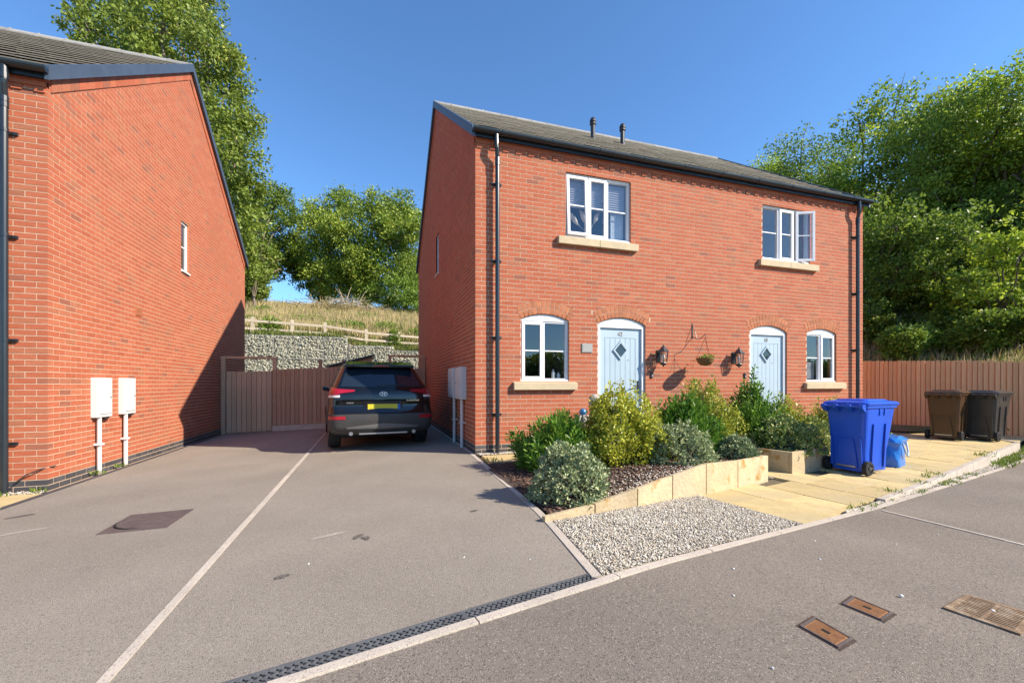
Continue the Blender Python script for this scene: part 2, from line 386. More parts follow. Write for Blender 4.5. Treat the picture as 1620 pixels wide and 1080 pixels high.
mt['ceramic'] = M('ceramic', (.6, .6, .58), .3, .05, 6)
mt['curtain'] = M('curtain', (.45, .47, .5), .8, .1, 3)
mt['litter'] = M('white_litter', (.8, .82, .8), .6, .05, 10)

# ------------------------------------------------------------------ ground, roads
def sheet(name, us, vs, zf, mat, kind='structure', keep=None, parent=None, smooth=True):
    nu, nv = len(us), len(vs)
    P = np.array([(u, v, zf(u, v)) for v in vs for u in us])
    F = []
    for j in range(nv - 1):
        for i in range(nu - 1):
            if keep and not keep((us[i] + us[i + 1]) / 2, (vs[j] + vs[j + 1]) / 2): continue
            F.append((j * nu + i, j * nu + i + 1, (j + 1) * nu + i + 1, (j + 1) * nu + i))
    F = np.array(F)
    o = link(name, np_mesh(name, P, F, np.full(len(F), .5), mat, smooth), parent)
    if kind: o['kind'] = kind
    return o

def drape(name, polyf, us, n, zf, mat, kind='structure', parent=None):
    """sheet whose rows run between two curves: polyf(u) -> (v0, v1)"""
    P = []; F = []
    for u in us:
        a, b = polyf(u)
        for k in range(n + 1):
            v = a + (b - a) * k / n; P.append((u, v, zf(u, v)))
    for i in range(len(us) - 1):
        for k in range(n):
            F.append((i * (n + 1) + k, (i + 1) * (n + 1) + k, (i + 1) * (n + 1) + k + 1, i * (n + 1) + k + 1))
    F = np.array(F)
    o = link(name, np_mesh(name, np.array(P), F, np.full(len(F), .5), mat, True), parent)
    if kind: o['kind'] = kind
    return o

lin = lambda a, b, n: list(np.linspace(a, b, n))
gu = [-400, -150, -60] + lin(-30, 45, 120) + [60, 150, 400]
gv = [-400, -150, -50, -20] + lin(-8, 52, 90) + [70, 150, 400]
ground = sheet('ground', gu, gv, lambda u, v: GH(max(-40, min(60, u)), max(-20, min(60, v))) - .02, mt['earth'])

EDGE = [(2.2, 1.27), (3.5, 1.43), (7.0, 1.585), (16, 1.6)]      # driveway edging: v -> u
def edge_u(v): return lerp(EDGE, v)
DR0 = Vector((-2.2, 1.62, 0)); DR1 = Vector((1.29, 2.25, 0))      # road-side line of the drain channel
def drain_v(u): return DR0.y + (u - DR0.x) * (DR1.y - DR0.y) / (DR1.x - DR0.x)
# driveway tarmac, in strips of u
Pd = []; Fd = []; nu = 26; nr_ = 48
for j in range(nr_ + 1):
    k = (j / nr_) ** 1.5
    for i in range(nu + 1):
        u = -3.70 + (1.24 + 3.70) * i / nu
        v0 = drain_v(u) + .127; v = v0 + (13.4 - v0) * k
        if i == nu: u = edge_u(v) - .03
        Pd.append((u, v, G(u, v) + .004))
for j in range(nr_):
    for i in range(nu):
        Fd.append((j * (nu + 1) + i, j * (nu + 1) + i + 1, (j + 1) * (nu + 1) + i + 1, (j + 1) * (nu + 1) + i))
driveway = link('driveway', np_mesh('driveway', np.array(Pd), np.array(Fd), np.full(len(Fd), .5), mt['tarmac'], True), kind='structure')
road = drape('road', lambda u: (-30, kerb_v(u) - .03 if u > 1.31 else drain_v(u) - .03), lin(-40, -4, 12) + lin(-3.5, 16, 70) + [20, 30, 45], 40, lambda u, v: G(u, v) + .002, mt['tarmac_road'])

def strip_stones(name, pts, wid, top, step, mat, h=.09, zf=G, side=0, kerbname='kerb_stone'):
    """a row of edging stones along pts (u, v): a structure with a child per stone"""
    root = empty(name, (pts[0][0], pts[0][1], 0), kind='structure')
    L = [0]
    for a, b in zip(pts, pts[1:]): L.append(L[-1] + math.dist(a, b))
    def P(s):
        for i in range(len(pts) - 1):
            if s <= L[i + 1] or i == len(pts) - 2:
                k = (s - L[i]) / (L[i + 1] - L[i]); a, b = pts[i], pts[i + 1]
                d = ((b[0] - a[0]) / (L[i + 1] - L[i]), (b[1] - a[1]) / (L[i + 1] - L[i]))
                return a[0] + (b[0] - a[0]) * k, a[1] + (b[1] - a[1]) * k, d
    s = 0
    while s < L[-1] - .02:
        e = min(s + step, L[-1]); mb = MB(); rows = []
        dz = random.uniform(-.0008, .0008)
        for q in ([s + .004, (s + e) / 2, e - .004]):
            x, y, d = P(q); nx, ny = -d[1] * wid / 2, d[0] * wid / 2
            x += -d[1] * side; y += d[0] * side
            z = zf(x, y) + top + dz
            rows.append([(x + nx - root.location.x, y + ny - root.location.y, z), (x - nx - root.location.x, y - ny - root.location.y, z)])
        for a, b in zip(rows, rows[1:]):
            lo = lambda p: (p[0], p[1], p[2] - h)
            q = [a[0], a[1], b[1], b[0]]; n = [lo(p) for p in q]
            mb.add(q + n, [(3, 2, 1, 0), (0, 1, 5, 4), (1, 2, 6, 5), (2, 3, 7, 6), (3, 0, 4, 7)])
        mb.build(kerbname, mat, root)
        s = e
    return root

strip_stones('driveway_edging', [(edge_u(v), v) for v in (2.31, 2.9, 3.5, 5, 7.05)], .062, .010, .915, mt['kerb'])
strip_stones('lane_divider', [(-1.05, 1.93), (-1.09, 13.2)], .048, .011, .915, mt['kerb'])
strip_stones('wall_edging', [(-3.74, 6.1), (-3.73, 13.2)], .06, .012, .915, mt['dark_brick'])
strip_stones('house_edging', [(1.60, 7.08), (1.60, 13.2)], .05, .012, .915, mt['kerb'])
strip_stones('road_kerb', [(u, drain_v(u) - .0) for u in (-2.2, -1, 0, 1.29)] + [(u, kerb_v(u)) for u in (2.0, 3.5, 5, 7, 9, 11.5, 14)], .052, .012, .915, mt['kerb'])
strip_stones('road_divider', [(5.0, 3.07), (5.03, 1.5), (5.06, -2)], .034, .009, .915, mt['kerb'])

mt['stain'] = M('oil_stain', (.10, .088, .076), .8, .25, 30, .5, 200, speck=((.2, .175, .145), 180, .25))
mt['scuff'] = M('dry_scuff', (.40, .36, .30), .95, .15, 30, .5, 200, speck=((.29, .255, .21), 180, .35))
rg = np.random.default_rng(31)
for (u, v, a, b, ang, m_) in ((-.53, 3.05, .045, .028, .3, 'stain'), (-.10, 3.62, .06, .03, 1.0, 'stain'), (-.04, 3.56, .03, .05, .4, 'stain'), (-.32, 3.74, .14, .025, .35, 'scuff'), (-3.3, 5.6, .12, .035, .5, 'stain'), (-3.0, 4.9, .3, .03, .4, 'scuff'), (.9, 3.9, .04, .025, .2, 'stain')):
    P = []
    for k in range(18):
        t = k * 2 * math.pi / 18; q = 1 + rg.normal(0, .16); x = a * q * math.cos(t); y = b * q * math.sin(t)
        P.append((u + x * math.cos(ang) - y * math.sin(ang), v + x * math.sin(ang) + y * math.cos(ang)))
    mb = MB(); mb.add([(x, y, G(x, y) + .0075) for x, y in P], [tuple(range(18))]); o = mb.build('tarmac_stain', mt[m_]); o['kind'] = 'structure'
# drain channel: frame + one slat per wave
drain = empty('drain_channel', (0, 0, 0), 'black slotted drain channel with wavy bars across the driveway mouth', 'drain')
dd = (DR1 - DR0).normalized(); dn = Vector((-dd.y, dd.x, 0)); Ld = (DR1 - DR0).length
def dpt(s, t, z):
    p = DR0 + dd * s + dn * t
    return (p.x, p.y, G(p.x, p.y) + z)
mb = MB()
for t0, t1 in ((.027, .038), (.113, .126)):
    ss = lin(0, Ld, 9)
    for a, b in zip(ss, ss[1:]):
        q = [dpt(a, t0, .008), dpt(b, t0, .008), dpt(b, t1, .008), dpt(a, t1, .008)]; lo = [(p[0], p[1], p[2] - .05) for p in q]
        mb.add(q + lo, [(0, 1, 2, 3), (1, 0, 4, 5), (2, 1, 5, 6), (3, 2, 6, 7), (0, 3, 7, 4)])
mb.build('frame', mt['drain'], drain)
mb = MB(); mb.grid([[dpt(s, t, -.012) for t in (.036, .115)] for s in lin(0, Ld, 9)]); mb.build('channel_bed', mt['black'], drain)
s = .01; k = 0
while s < Ld - .02:
    mb = MB(); P = []
    wide = .016 if k % 17 else .034
    for i in range(11):
        t = .0375 + .076 * i / 10; off = .010 * math.sin(i / 10 * 2 * math.pi * 2)
        a, b = dpt(s + off, t, .006), dpt(s + off + wide, t, .006)
        P.append([(a[0], a[1], a[2] - .02), a, b, (b[0], b[1], b[2] - .02)])
    mb.grid(P); mb.build('slat', mt['drain'], drain)
    s += wide + .0145; k += 1

# ------------------------------------------------------------------ houses
EAVE = 5.26; TANR = .704; DEPTH = 8.98
def half_planes_trim(z, zE): return (z - zE) / TANR

def arch_fill(z0, ztop, arches):
    """brick slips that follow the arch backs and skewbacks, as columns (x0, x1, zlo0, zlo1, zhi0, zhi1)"""
    out = []; r = 0
    while z0 + r * .075 < ztop:
        za = z0 + r * .075; zb = za + .064; r += 1
        for (cx, zc, ri, ro, al) in arches:
            if zb < zc + ri * math.cos(al) - .002 or za > zc + ro: continue
            w_ = block_w(za, zb, zc, ri, ro, al)
            n = max(2, int(2 * w_ / .02)); xs = np.linspace(-w_, w_, n + 1)
            zo = lambda x: zc + math.sqrt(max(0, ro * ro - x * x)); zl = lambda x: zc + abs(x) / math.tan(al)
            for x0, x1 in zip(xs, xs[1:]):
                u0, u1 = max(za, min(zb, zo(x0))), max(za, min(zb, zo(x1)))
                if abs((x0 + x1) / 2) > ro * math.sin(al): u0 = u1 = za
                if zb - min(u0, u1) > .004: out.append((cx + x0, cx + x1, u0, u1, zb, zb))
                if abs((x0 + x1) / 2) > ri * math.sin(al) and u0 > za:
                    l0, l1 = max(za, min(zb, zl(x0), zo(x0))), max(za, min(zb, zl(x1), zo(x1)))
                    if max(l0, l1) - za > .004: out.append((cx + x0, cx + x1, za, za, l0, l1))
    return out

def block_w(za, zb, zc, ri, ro, al):
    w_ = 0
    for zz in np.linspace(za, zb, 5):
        dz = zz - zc
        if dz > ro or dz < ri * math.cos(al) - .002: continue
        w_ = max(w_, min(math.sqrt(max(0, ro * ro - dz * dz)), dz * math.tan(al)))
    return w_

def brick_rows(L, z0, ztop, openings, arches, start_full_even, gable=None, dark_rows=3, s_max=None):
    """list of (s0, s1, z0, z1, row, cornerflag)"""
    out = []; H = .075; r = 0
    while True:
        za = z0 + r * H; zb = za + .064
        if za > ztop: break
        lo, hi = 0.0, L
        if gable is not None and zb > gable:
            lo = max(0, (zb - gable) / TANR); hi = L - lo
        if hi - lo < .06: break
        blocks = []
        zm = (za + zb) / 2
        for (a, b, c, d) in openings:
            if c - .01 < zm < d + .01: blocks.append((a, b))
        for (cx, zc, ri, ro, al) in arches:
            w_ = block_w(za, zb, zc, ri, ro, al)
            if w_ > 0: blocks.append((cx - w_, cx + w_))
        segs = [(lo, hi)]
        for a, b in blocks:
            n = []
            for p, q in segs:
                if b <= p or a >= q: n.append((p, q))
                else:
                    if a - p > .02: n.append((p, a - .004))
                    if q - b > .02: n.append((b + .004, q))
            segs = n
        full = (r % 2 == 0) == start_full_even
        p = -.225 if full else -.1125
        edges = []
        if not full: edges.append((.1125 - .0, .1025 + .01))
        # brick boundaries
        s = 0 if full else .1125
        lst = [] if full else []
        while s < L:
            lst.append((s, s + .215)); s += .225
        for a, b in lst:
            corner = full and a == 0
            for p, q in segs:
                x, y = max(a, p), min(b, q)
                if y > L: y = L
                if y - x > .025: out.append((x, y, za, zb, r, corner and x == 0))
        r += 1
    return out

def make_house(o, ox, oy, oz, sx, base, zrow0, spec):
    """o: root empty at world (ox,oy,oz). local x along the facade from the near corner, y into the depth; sx mirrors x"""
    flip = sx < 0
    T = (lambda x, y, z: (x * sx, y, z))
    mb_ = lambda: MB(T, flip)
    L = spec['L']; Lw = spec['Lbrick']
    zE = EAVE
    ops = spec['openings']; arches = spec['arches']
    # wall core with openings (mortar plane 7 mm behind the brick faces)
    y0 = .003
    xs = sorted({.003, L} | {x for a, b, c, d in ops for x in (a, b)}); zs = sorted({base - .5, zE + .12} | {z for a, b, c, d in ops for z in (c, d)})
    wall = mb_(); cops = spec.get('core_ops', ops)
    xs = sorted({.003, L} | {x for a, b, c, d in cops for x in (a, b)}); zs = sorted({base - .5, zE + .12} | {z for a, b, c, d in cops for z in (c, d)})
    for x0, x1 in zip(xs, xs[1:]):
        for z0, z1 in zip(zs, zs[1:]):
            xm, zm = (x0 + x1) / 2, (z0 + z1) / 2
            if any(a < xm < b and c < zm < d for a, b, c, d in cops): continue
            wall.add([(x0, y0, z0), (x1, y0, z0), (x1, y0, z1), (x0, y0, z1)], [(0, 1, 2, 3)])
    # openings: brick-coloured reveals
    for a, b, c, d in cops:
        wall.add([(a, y0, c), (a, .2, c), (a, .2, d), (a, y0, d)], [(0, 1, 2, 3)], mi=1)
        wall.add([(b, y0, c), (b, .2, c), (b, .2, d), (b, y0, d)], [(3, 2, 1, 0)], mi=1)
        wall.add([(a, y0, d), (a, .2, d), (b, .2, d), (b, y0, d)], [(0, 1, 2, 3)], mi=1)
    # side gable, back and far gable
    sop = spec['side_ops']
    ap = zE + TANR * DEPTH / 2
    ys = sorted({.004, DEPTH / 2, DEPTH} | {q for a, b, c, d in sop for q in (a, b)})
    for ya, yb in zip(ys, ys[1:]):
        ym = (ya + yb) / 2
        top = lambda y: zE + TANR * min(y, DEPTH - y)
        hit = [(c, d) for a, b, c, d in sop if a < ym < b]
        cuts = [base - .5] + ([hit[0][0], hit[0][1]] if hit else [])
        if hit:
            c, d = hit[0]
            wall.add([(.003, ya, base - .5), (.003, yb, base - .5), (.003, yb, c), (.003, ya, c)], [(3, 2, 1, 0)])
            wall.add([(.003, ya, d), (.003, yb, d), (.003, yb, top(yb)), (.003, ya, top(ya))], [(3, 2, 1, 0)])
            wall.add([(.003, ya, c), (.2, ya, c), (.2, ya, d), (.003, ya, d)], [(0, 1, 2, 3)], mi=1)
            wall.add([(.003, yb, c), (.2, yb, c), (.2, yb, d), (.003, yb, d)], [(3, 2, 1, 0)], mi=1)
        else:
            wall.add([(.003, ya, base - .5), (.003, yb, base - .5), (.003, yb, top(yb)), (.003, ya, top(ya))], [(3, 2, 1, 0)])
    wall.add([(L, 0.007, base - .5), (L, DEPTH, base - .5), (L, DEPTH, zE), (L, DEPTH / 2, ap), (L, 0.007, zE)], [(0, 1, 2, 3, 4)], mi=1)
    wall.add([(0.007, DEPTH, base - .5), (L, DEPTH, base - .5), (L, DEPTH, zE), (0.007, DEPTH, zE)], [(3, 2, 1, 0)], mi=1)
    wall.build('wall', [mt['mortar'], mt['arch_brick']], o)
    # bricks
    specs = []
    for (a, b, za, zb, r, cn) in brick_rows(Lw, zrow0, 5.10, ops, arches, True):
        specs.append((0, a, b, za, zb, r, cn))
    for (a, b, za, zb, r, cn) in brick_rows(DEPTH, zrow0, 9, sop, [], False, gable=zE - .02):
        specs.append((1, a, b, za, zb, r, cn))
    scored = []
    for q in specs:
        face, a, b, za, zb, r, cn = q
        m = ((a + b) / 2, 0) if face == 0 else (0, (a + b) / 2)
        wp = (ox + sx * m[0], oy + m[1], oz + (za + zb) / 2)
        e0 = proj((ox + sx * (a if face == 0 else 0), oy + (a if face else 0), oz + za)); e1 = proj((ox + sx * (b if face == 0 else 0), oy + (b if face else 0), oz + zb))
        sc = 0
        if e0 and e1 and -2 < min(e0[0], e1[0]) and max(e0[0], e1[0]) < 1622 and e1[1] > -2 and b - a > .09:
            sc = abs(e1[0] - e0[0]) * abs(e1[1] - e0[1])
            if spec.get('hide') and spec['hide'](*wp, face): sc = 0
        scored.append((sc, q))
    scored.sort(key=lambda t: -t[0])
    cache = {}
    rest = mb_(); restd = mb_()
    def shape(mb, face, a, b, za, zb, cn, tint, off=0):
        d = .1025 if cn else .024
        if face == 0: mb.box(a, b, 0, d, za, zb, tint)
        else: mb.box(0, d, a, b, za, zb, tint)
    for i, (sc, (face, a, b, za, zb, r, cn)) in enumerate(scored):
        dk = r < 3
        if i < 300 and sc > 0:
            key = (face, round(b - a, 4), cn, dk)
            if key not in cache:
                m2 = mb_(); shape(m2, face, 0, b - a, 0, zb - za, cn, .0)
                cache[key] = m2.mesh('brick', mt['dark_brick'] if dk else mt['brick'])
            j = random.uniform(-.0012, .0012)
            ob = link('brick', cache[key], o, loc=((sx * a, j, za) if face == 0 else (sx * j, a, za)))
        else:
            shape(restd if dk else rest, face, a, b, za, zb, cn, random.random())
    for x0, x1, l0, l1, h0, h1 in arch_fill(zrow0, 5.0, arches):
        rest.prism([(x0, 0, l0), (x1, 0, l1), (x1, 0, h1), (x0, 0, h0)], (0, .024, 0), (int(x0 * 6) * .37) % 1)
    rest.build('brickwork', mt['brick'], o, kind='stuff')
    if restd.v: restd.build('plinth_brickwork', mt['dark_brick'], o, kind='stuff')
    # dentil course and oversailing course under the eaves
    mb = mb_(); x = .02
    while x < Lw - .1:
        mb.box(x, x + .1025, -.018, .02, 5.037, 5.10, random.random()); x += .225
    mb.build('dentil_course', mt['brick'], o, kind='stuff')
    mb = mb_(); x = 0
    while x < Lw - .1:
        mb.box(x, min(x + .215, Lw), -.02, .02, 5.112, 5.176, random.random()); mb.box(x + .11, min(x + .325, Lw), -.02, .02, 5.187, 5.25, random.random()); x += .225
    mb.box(0, L, -.017, .03, 5.108, 5.30, .4); mb.build('eaves_course', mt['brick'], o, kind='stuff')
    # verge course: brick band just proud below the verge
    for nm, sgn in (('front', 0), ('back', 1)):
        mb = mb_(); n = 24
        for i in range(n):
            ya = .05 + (DEPTH / 2 - .05) * i / n; yb = .05 + (DEPTH / 2 - .05) * (i + 1) / n - .008
            if sgn: ya, yb = DEPTH - ya, DEPTH - yb
            tp = lambda y: zE + TANR * min(y, DEPTH - y)
            mb.prism([(-.016, ya, tp(ya) - .21), (-.016, yb, tp(yb) - .21), (-.016, yb, tp(yb) + .05), (-.016, ya, tp(ya) + .05)], (.03, 0, 0), random.random())
        mb.build('verge_course', mt['brick'], o, kind='stuff')
    # arches
    for (cx, zc, ri, ro, al) in arches:
        mb = mb_(); n = max(8, int(ri * 2 * al / .072))
        for ring, (r0, r1) in enumerate(((ri + .004, ri + .108), (ri + .116, ro - .004))):
            for i in range(n):
                a0 = -al + 2 * al * i / n + .006 / ri; a1 = -al + 2 * al * (i + 1) / n - .004 / ri
                q = [(cx + r * math.sin(a), -.001, zc + r * math.cos(a)) for r, a in ((r0, a0), (r0, a1), (r1, a1), (r1, a0))]
                mb.prism(q, (0, .03, 0), random.random())
        mb.build('brick_arch', mt['arch_brick'], o, kind='stuff')
    # roof
    ov = .09; vg = .06
    sl = math.hypot(1, TANR)
    rz = lambda y: zE + .08 + TANR * (min(y, DEPTH - y))
    roof = mb_()
    for a, b in ((-ov, DEPTH / 2), (DEPTH + ov, DEPTH / 2)):
        roof.add([(-vg, a, rz(a)), (L + vg, a, rz(a)), (L + vg, b, rz(b)), (-vg, b, rz(b)), (-vg, a, rz(a) - .1), (L + vg, a, rz(a) - .1), (L + vg, b, rz(b) - .1), (-vg, b, rz(b) - .1)],
                 [(0, 1, 2, 3), (7, 6, 5, 4), (0, 4, 5, 1), (0, 3, 7, 4), (1, 5, 6, 2)] if a < 1 else [(3, 2, 1, 0), (4, 5, 6, 7), (1, 5, 4, 0), (4, 7, 3, 0), (2, 6, 5, 1)])
    ro_ = roof.build('roof', mt['gutter'], o)
    tiles = []; GA = .345; nrow = int((DEPTH / 2 + ov) * sl / GA) + 1; TW = .33
    for side in (0, 1):
        for r in range(nrow):
            s0 = r * GA; s1 = min(s0 + GA + .03, (DEPTH / 2 + ov) * sl - .02)
            ncol = int((L + 2 * vg) / TW) + 2
            for c in range(ncol):
                x0 = -vg - (TW / 2 if r % 2 else 0) + c * TW; x1 = x0 + TW - .004
                x0 = max(x0, -vg); x1 = min(x1, L + vg)
                if x1 - x0 > .03: tiles.append((side, s0, s1, x0, x1))
    def tile_pts(side, s0, s1, x0, x1, j):
        ya, yb = -ov + s0 / sl, -ov + s1 / sl
        za, zb = rz(ya) + .05 + j, rz(yb) + .004 + j
        if side: ya, yb = DEPTH - ya, DEPTH - yb
        return [(x0, ya, za), (x1, ya, za), (x1, yb, zb), (x0, yb, zb), (x0, ya, za - .016), (x1, ya, za - .016), (x1, yb, zb - .012), (x0, yb, zb - .012)]
    tf = [(0, 1, 2, 3), (1, 0, 4, 5), (2, 1, 5, 6), (3, 2, 6, 7), (0, 3, 7, 4)]
    sc = []
    for t in tiles:
        p = tile_pts(*t, 0); wpts = [proj((ox + sx * q[0], oy + q[1], oz + q[2])) for q in p[:4]]
        a = 0
        if t[0] == 0 and all(wpts) and all(-5 < q[0] < 1625 and q[1] > -5 for q in wpts):
            a = abs(sum(wpts[i][0] * wpts[(i + 1) % 4][1] - wpts[(i + 1) % 4][0] * wpts[i][1] for i in range(4))) / 2
        sc.append((a, t))
    sc.sort(key=lambda q: -q[0]); rest = mb_()
    for i, (a, t) in enumerate(sc):
        j = random.uniform(0, .006); p = tile_pts(*t, j); fs = tf if t[0] == 0 else [f[::-1] for f in tf]
        if i < 290 and a > 0:
            m2 = mb_(); m2.add([(q[0] - p[0][0], q[1] - p[0][1], q[2] - p[0][2]) for q in p], fs, .0)
            key = ('t', tuple(round(c, 3) for c in m2.v[6]), t[1] == 0)
            if key not in cache: cache[key] = m2.mesh('tile', mt['tile'])
            link('tile', cache[key], ro_, loc=(sx * p[0][0], p[0][1], p[0][2]))
        else: rest.add(p, fs, random.random())
    rest.build('tiling', mt['tile'], ro_, kind='stuff')
    x = -vg; zr = rz(DEPTH / 2)
    while x < L + vg - .05:
        x1 = min(x + .445, L + vg); mb = mb_()
        for sg in (-1, 1):
            mb.prism([(x, DEPTH / 2, zr + .085), (x, DEPTH / 2 + sg * .13, zr - .03), (x, DEPTH / 2 + sg * .13, zr - .055), (x, DEPTH / 2, zr + .055)], (x1 - x - .006, 0, 0))
        mb.prism([(x1 - .03, DEPTH / 2 - .05, zr + .045), (x1 - .03, DEPTH / 2 + .05, zr + .045), (x1 - .03, DEPTH / 2, zr + .10)], (.035, 0, 0))
        mb.build('ridge_tile', mt['ridge'], ro_); x += .45
    # dry verge trim, fascia, gutter
    for side in (0, 1):
        mb = mb_(); e = -ov - .02 if not side else DEPTH + ov + .02
        for xa in (-vg - .018, L + vg - .03):
            q = [(xa, e, rz(-ov) - .12), (xa, DEPTH / 2, zr - .10), (xa, DEPTH / 2, zr + .075), (xa, e, rz(-ov) + .06)]
            mb = mb_(); mb.prism(q if not side else q[::-1], (.05, 0, 0)); mb.build('verge_trim', mt['verge'], ro_)
    mb = mb_(); mb.box(0.0, L, -.052, -.036, 5.19, 5.30); mb.build('fascia', mt['gutter'], ro_)
    mb = mb_(); P = []
    for xx in (-vg - .01, L + vg + .01):
        P.append([(xx, -.14 + .06 * math.cos(a), 5.285 + .062 * math.sin(a)) for a in lin(math.pi, 2 * math.pi, 9)] + [(xx, -.14 + .055 * math.cos(a), 5.287 + .057 * math.sin(a)) for a in lin(2 * math.pi, math.pi, 9)])
    mb.grid(P, closed=True)
    for xx in (-vg - .012, L + vg + .006):
        mb.prism([(xx, -.14 + .062 * math.cos(a), 5.287 + .064 * math.sin(a)) for a in lin(math.pi, 2 * math.pi, 9)], (.006, 0, 0))
    x = .4
    while x < L:
        mb.prism([(x, -.14 + .066 * math.cos(a), 5.285 + .068 * math.sin(a)) for a in lin(math.pi, 2 * math.pi, 9)], (.035, 0, 0)); x += .9
    mb.build('gutter', mt['gutter'], ro_, smooth=False)
    for xp in spec['pipes']:
        mb = mb_()
        mb.tube([(xp, -.135, 5.24), (xp, -.135, 5.06), (xp + .01, -.13, 5.02), (xp + .03, -.085, 4.88), (xp + .03, -.085, 4.84), (xp + .03, -.085, base + .02)], .036, 12)
        for z in (5.10, 4.84, 4.78): mb.lathe([(.042, 0), (.042, .07)], (xp + (.03 if z < 5 else 0), -.135 if z > 5 else -.085, z - .03), 12)
        z = 4.45
        while z > base + .2:
            mb.box(xp - .055, xp + .115, -.03, .0, z, z + .035); mb.box(xp + .015, xp + .045, -.07, -.03, z, z + .035); mb.lathe([(.041, 0), (.041, .04)], (xp + .03, -.085, z), 12); z -= 1.27
        mb.build('downpipe', mt['gutter'], o, smooth=False)
    return mb_

def window_unit(o, mb_, x0, x1, z0, z1, lights, sill=None, name='window', glass='glass', bar=.55, head=None, opens={}):
    """lights: list of (fraction, kind) with kind 'fixed' or 'sash'"""
    yf = .045
    mb = mb_(); F = .045
    mb.box(x0, x0 + F, yf, yf + .07, z0, z1); mb.box(x1 - F, x1, yf, yf + .07, z0, z1)
    mb.box(x0 + F, x1 - F, yf + .001, yf + .069, z0, z0 + F); mb.box(x0 + F, x1 - F, yf + .001, yf + .069, z1 - F, z1)
    xs = [x0 + F]; tot = x1 - x0 - 2 * F
    for f, k in lights: xs.append(xs[-1] + tot * f)
    for x in xs[1:-1]: mb.box(x - .028, x + .028, yf + .002, yf + .066, z0 + F, z1 - F)
    mb.box(x0 - .004, x1 + .004, yf - .03, yf + .01, z0 - .012, z0 + .022)   # cill nose
    mb.box(x0 - .002, x1 + .002, yf - .012, yf, z1 - .016, z1 + .008)       # head trim
    w = mb.build(name, mt['upvc'], o, bevel=.004)
    for i, (f, k) in enumerate(lights):
        a = xs[i] + (.028 if i else 0); b = xs[i + 1] - (.028 if i < len(lights) - 1 else 0)
        c, d = z0 + F, z1 - F
        rot = opens.get(i)
        piv = Vector((0, 0, 0)); rm = Matrix.Identity(3)
        sh_ = Vector((0, 0, 0))
        if rot: piv = Vector(rot[0]); rm = Matrix.Rotation(rot[2], 3, rot[1]); sh_ = Vector(rot[3]) if len(rot) > 3 else sh_
        T0 = mb_().T
        Tm = (lambda x, y, z, piv=piv, rm=rm, sh_=sh_: T0(*(rm @ (Vector((x, y, z)) - piv) + piv + sh_)))
        fl = mb_().flip
        if k == 'sash':
            m2 = MB(Tm, fl); G_ = .052; a -= .016; b += .016; c -= .016; d += .016
            y0, y1 = yf - .018, yf + .03
            m2.box(a, a + G_, y0, y1, c, d); m2.box(b - G_, b, y0, y1, c, d)
            m2.box(a + G_, b - G_, y0 + .001, y1 - .001, c, c + G_); m2.box(a + G_, b - G_, y0 + .001, y1 - .001, d - G_, d)
            m2.build('sash', mt['upvc'], w, bevel=.005); a += G_; b -= G_; c += G_; d -= G_; yg = yf - .002
        else: yg = yf + .022
        m2 = MB(Tm, fl); m2.box(a - .01, b + .01, yg + .012, yg + .02, c - .01, d + .01); m2.build('pane', mt[glass], w)
        m2 = MB(Tm, fl); zb = c + (d - c) * bar; m2.box(a, b, yg - .001, yg + .011, zb - .01, zb + .01); m2.build('glazing_bar', mt['upvc'], w)
    if sill:
        mb = mb_(); sa, sb, sz0, sz1 = sill
        xm = (sa + sb) / 2
        for p, q in ((sa, xm - .003), (xm + .003, sb)) if sb - sa > 1.4 else ((sa, sb),):
            mb.add([(p, -.075, sz0), (q, -.075, sz0), (q, .05, sz0), (p, .05, sz0), (p, -.075, sz1 - .02), (q, -.075, sz1 - .02), (q, .05, sz1), (p, .05, sz1)],
                   [(0, 3, 2, 1), (4, 5, 6, 7), (0, 1, 5, 4), (1, 2, 6, 5), (2, 3, 7, 6), (3, 0, 4, 7)])
        mb.build('window_sill', mt['sill'], o, bevel=.006)
    return w

def arch_geo(a, b, zs, rise):
    h = (b - a) / 2; R = (h * h + rise * rise) / (2 * rise); al = math.asin(h / R)
    return ((a + b) / 2, zs - R * math.cos(al), R, R + .225, al)

def arch_panel(o, mb_, geo, zs, mat='cream'):
    cx, zc, R, ro, al = geo; mb = mb_()
    top = [(cx + (R - .004) * math.sin(t), .03, zc + (R - .004) * math.cos(t)) for t in lin(al, -al, 15)]
    mb.prism([(cx - R * math.sin(al) + .003, .03, zs - .02), (cx + R * math.sin(al) - .003, .03, zs - .02)] + top, (0, .05, 0))
    mb.build('arch_panel', mt[mat], o)

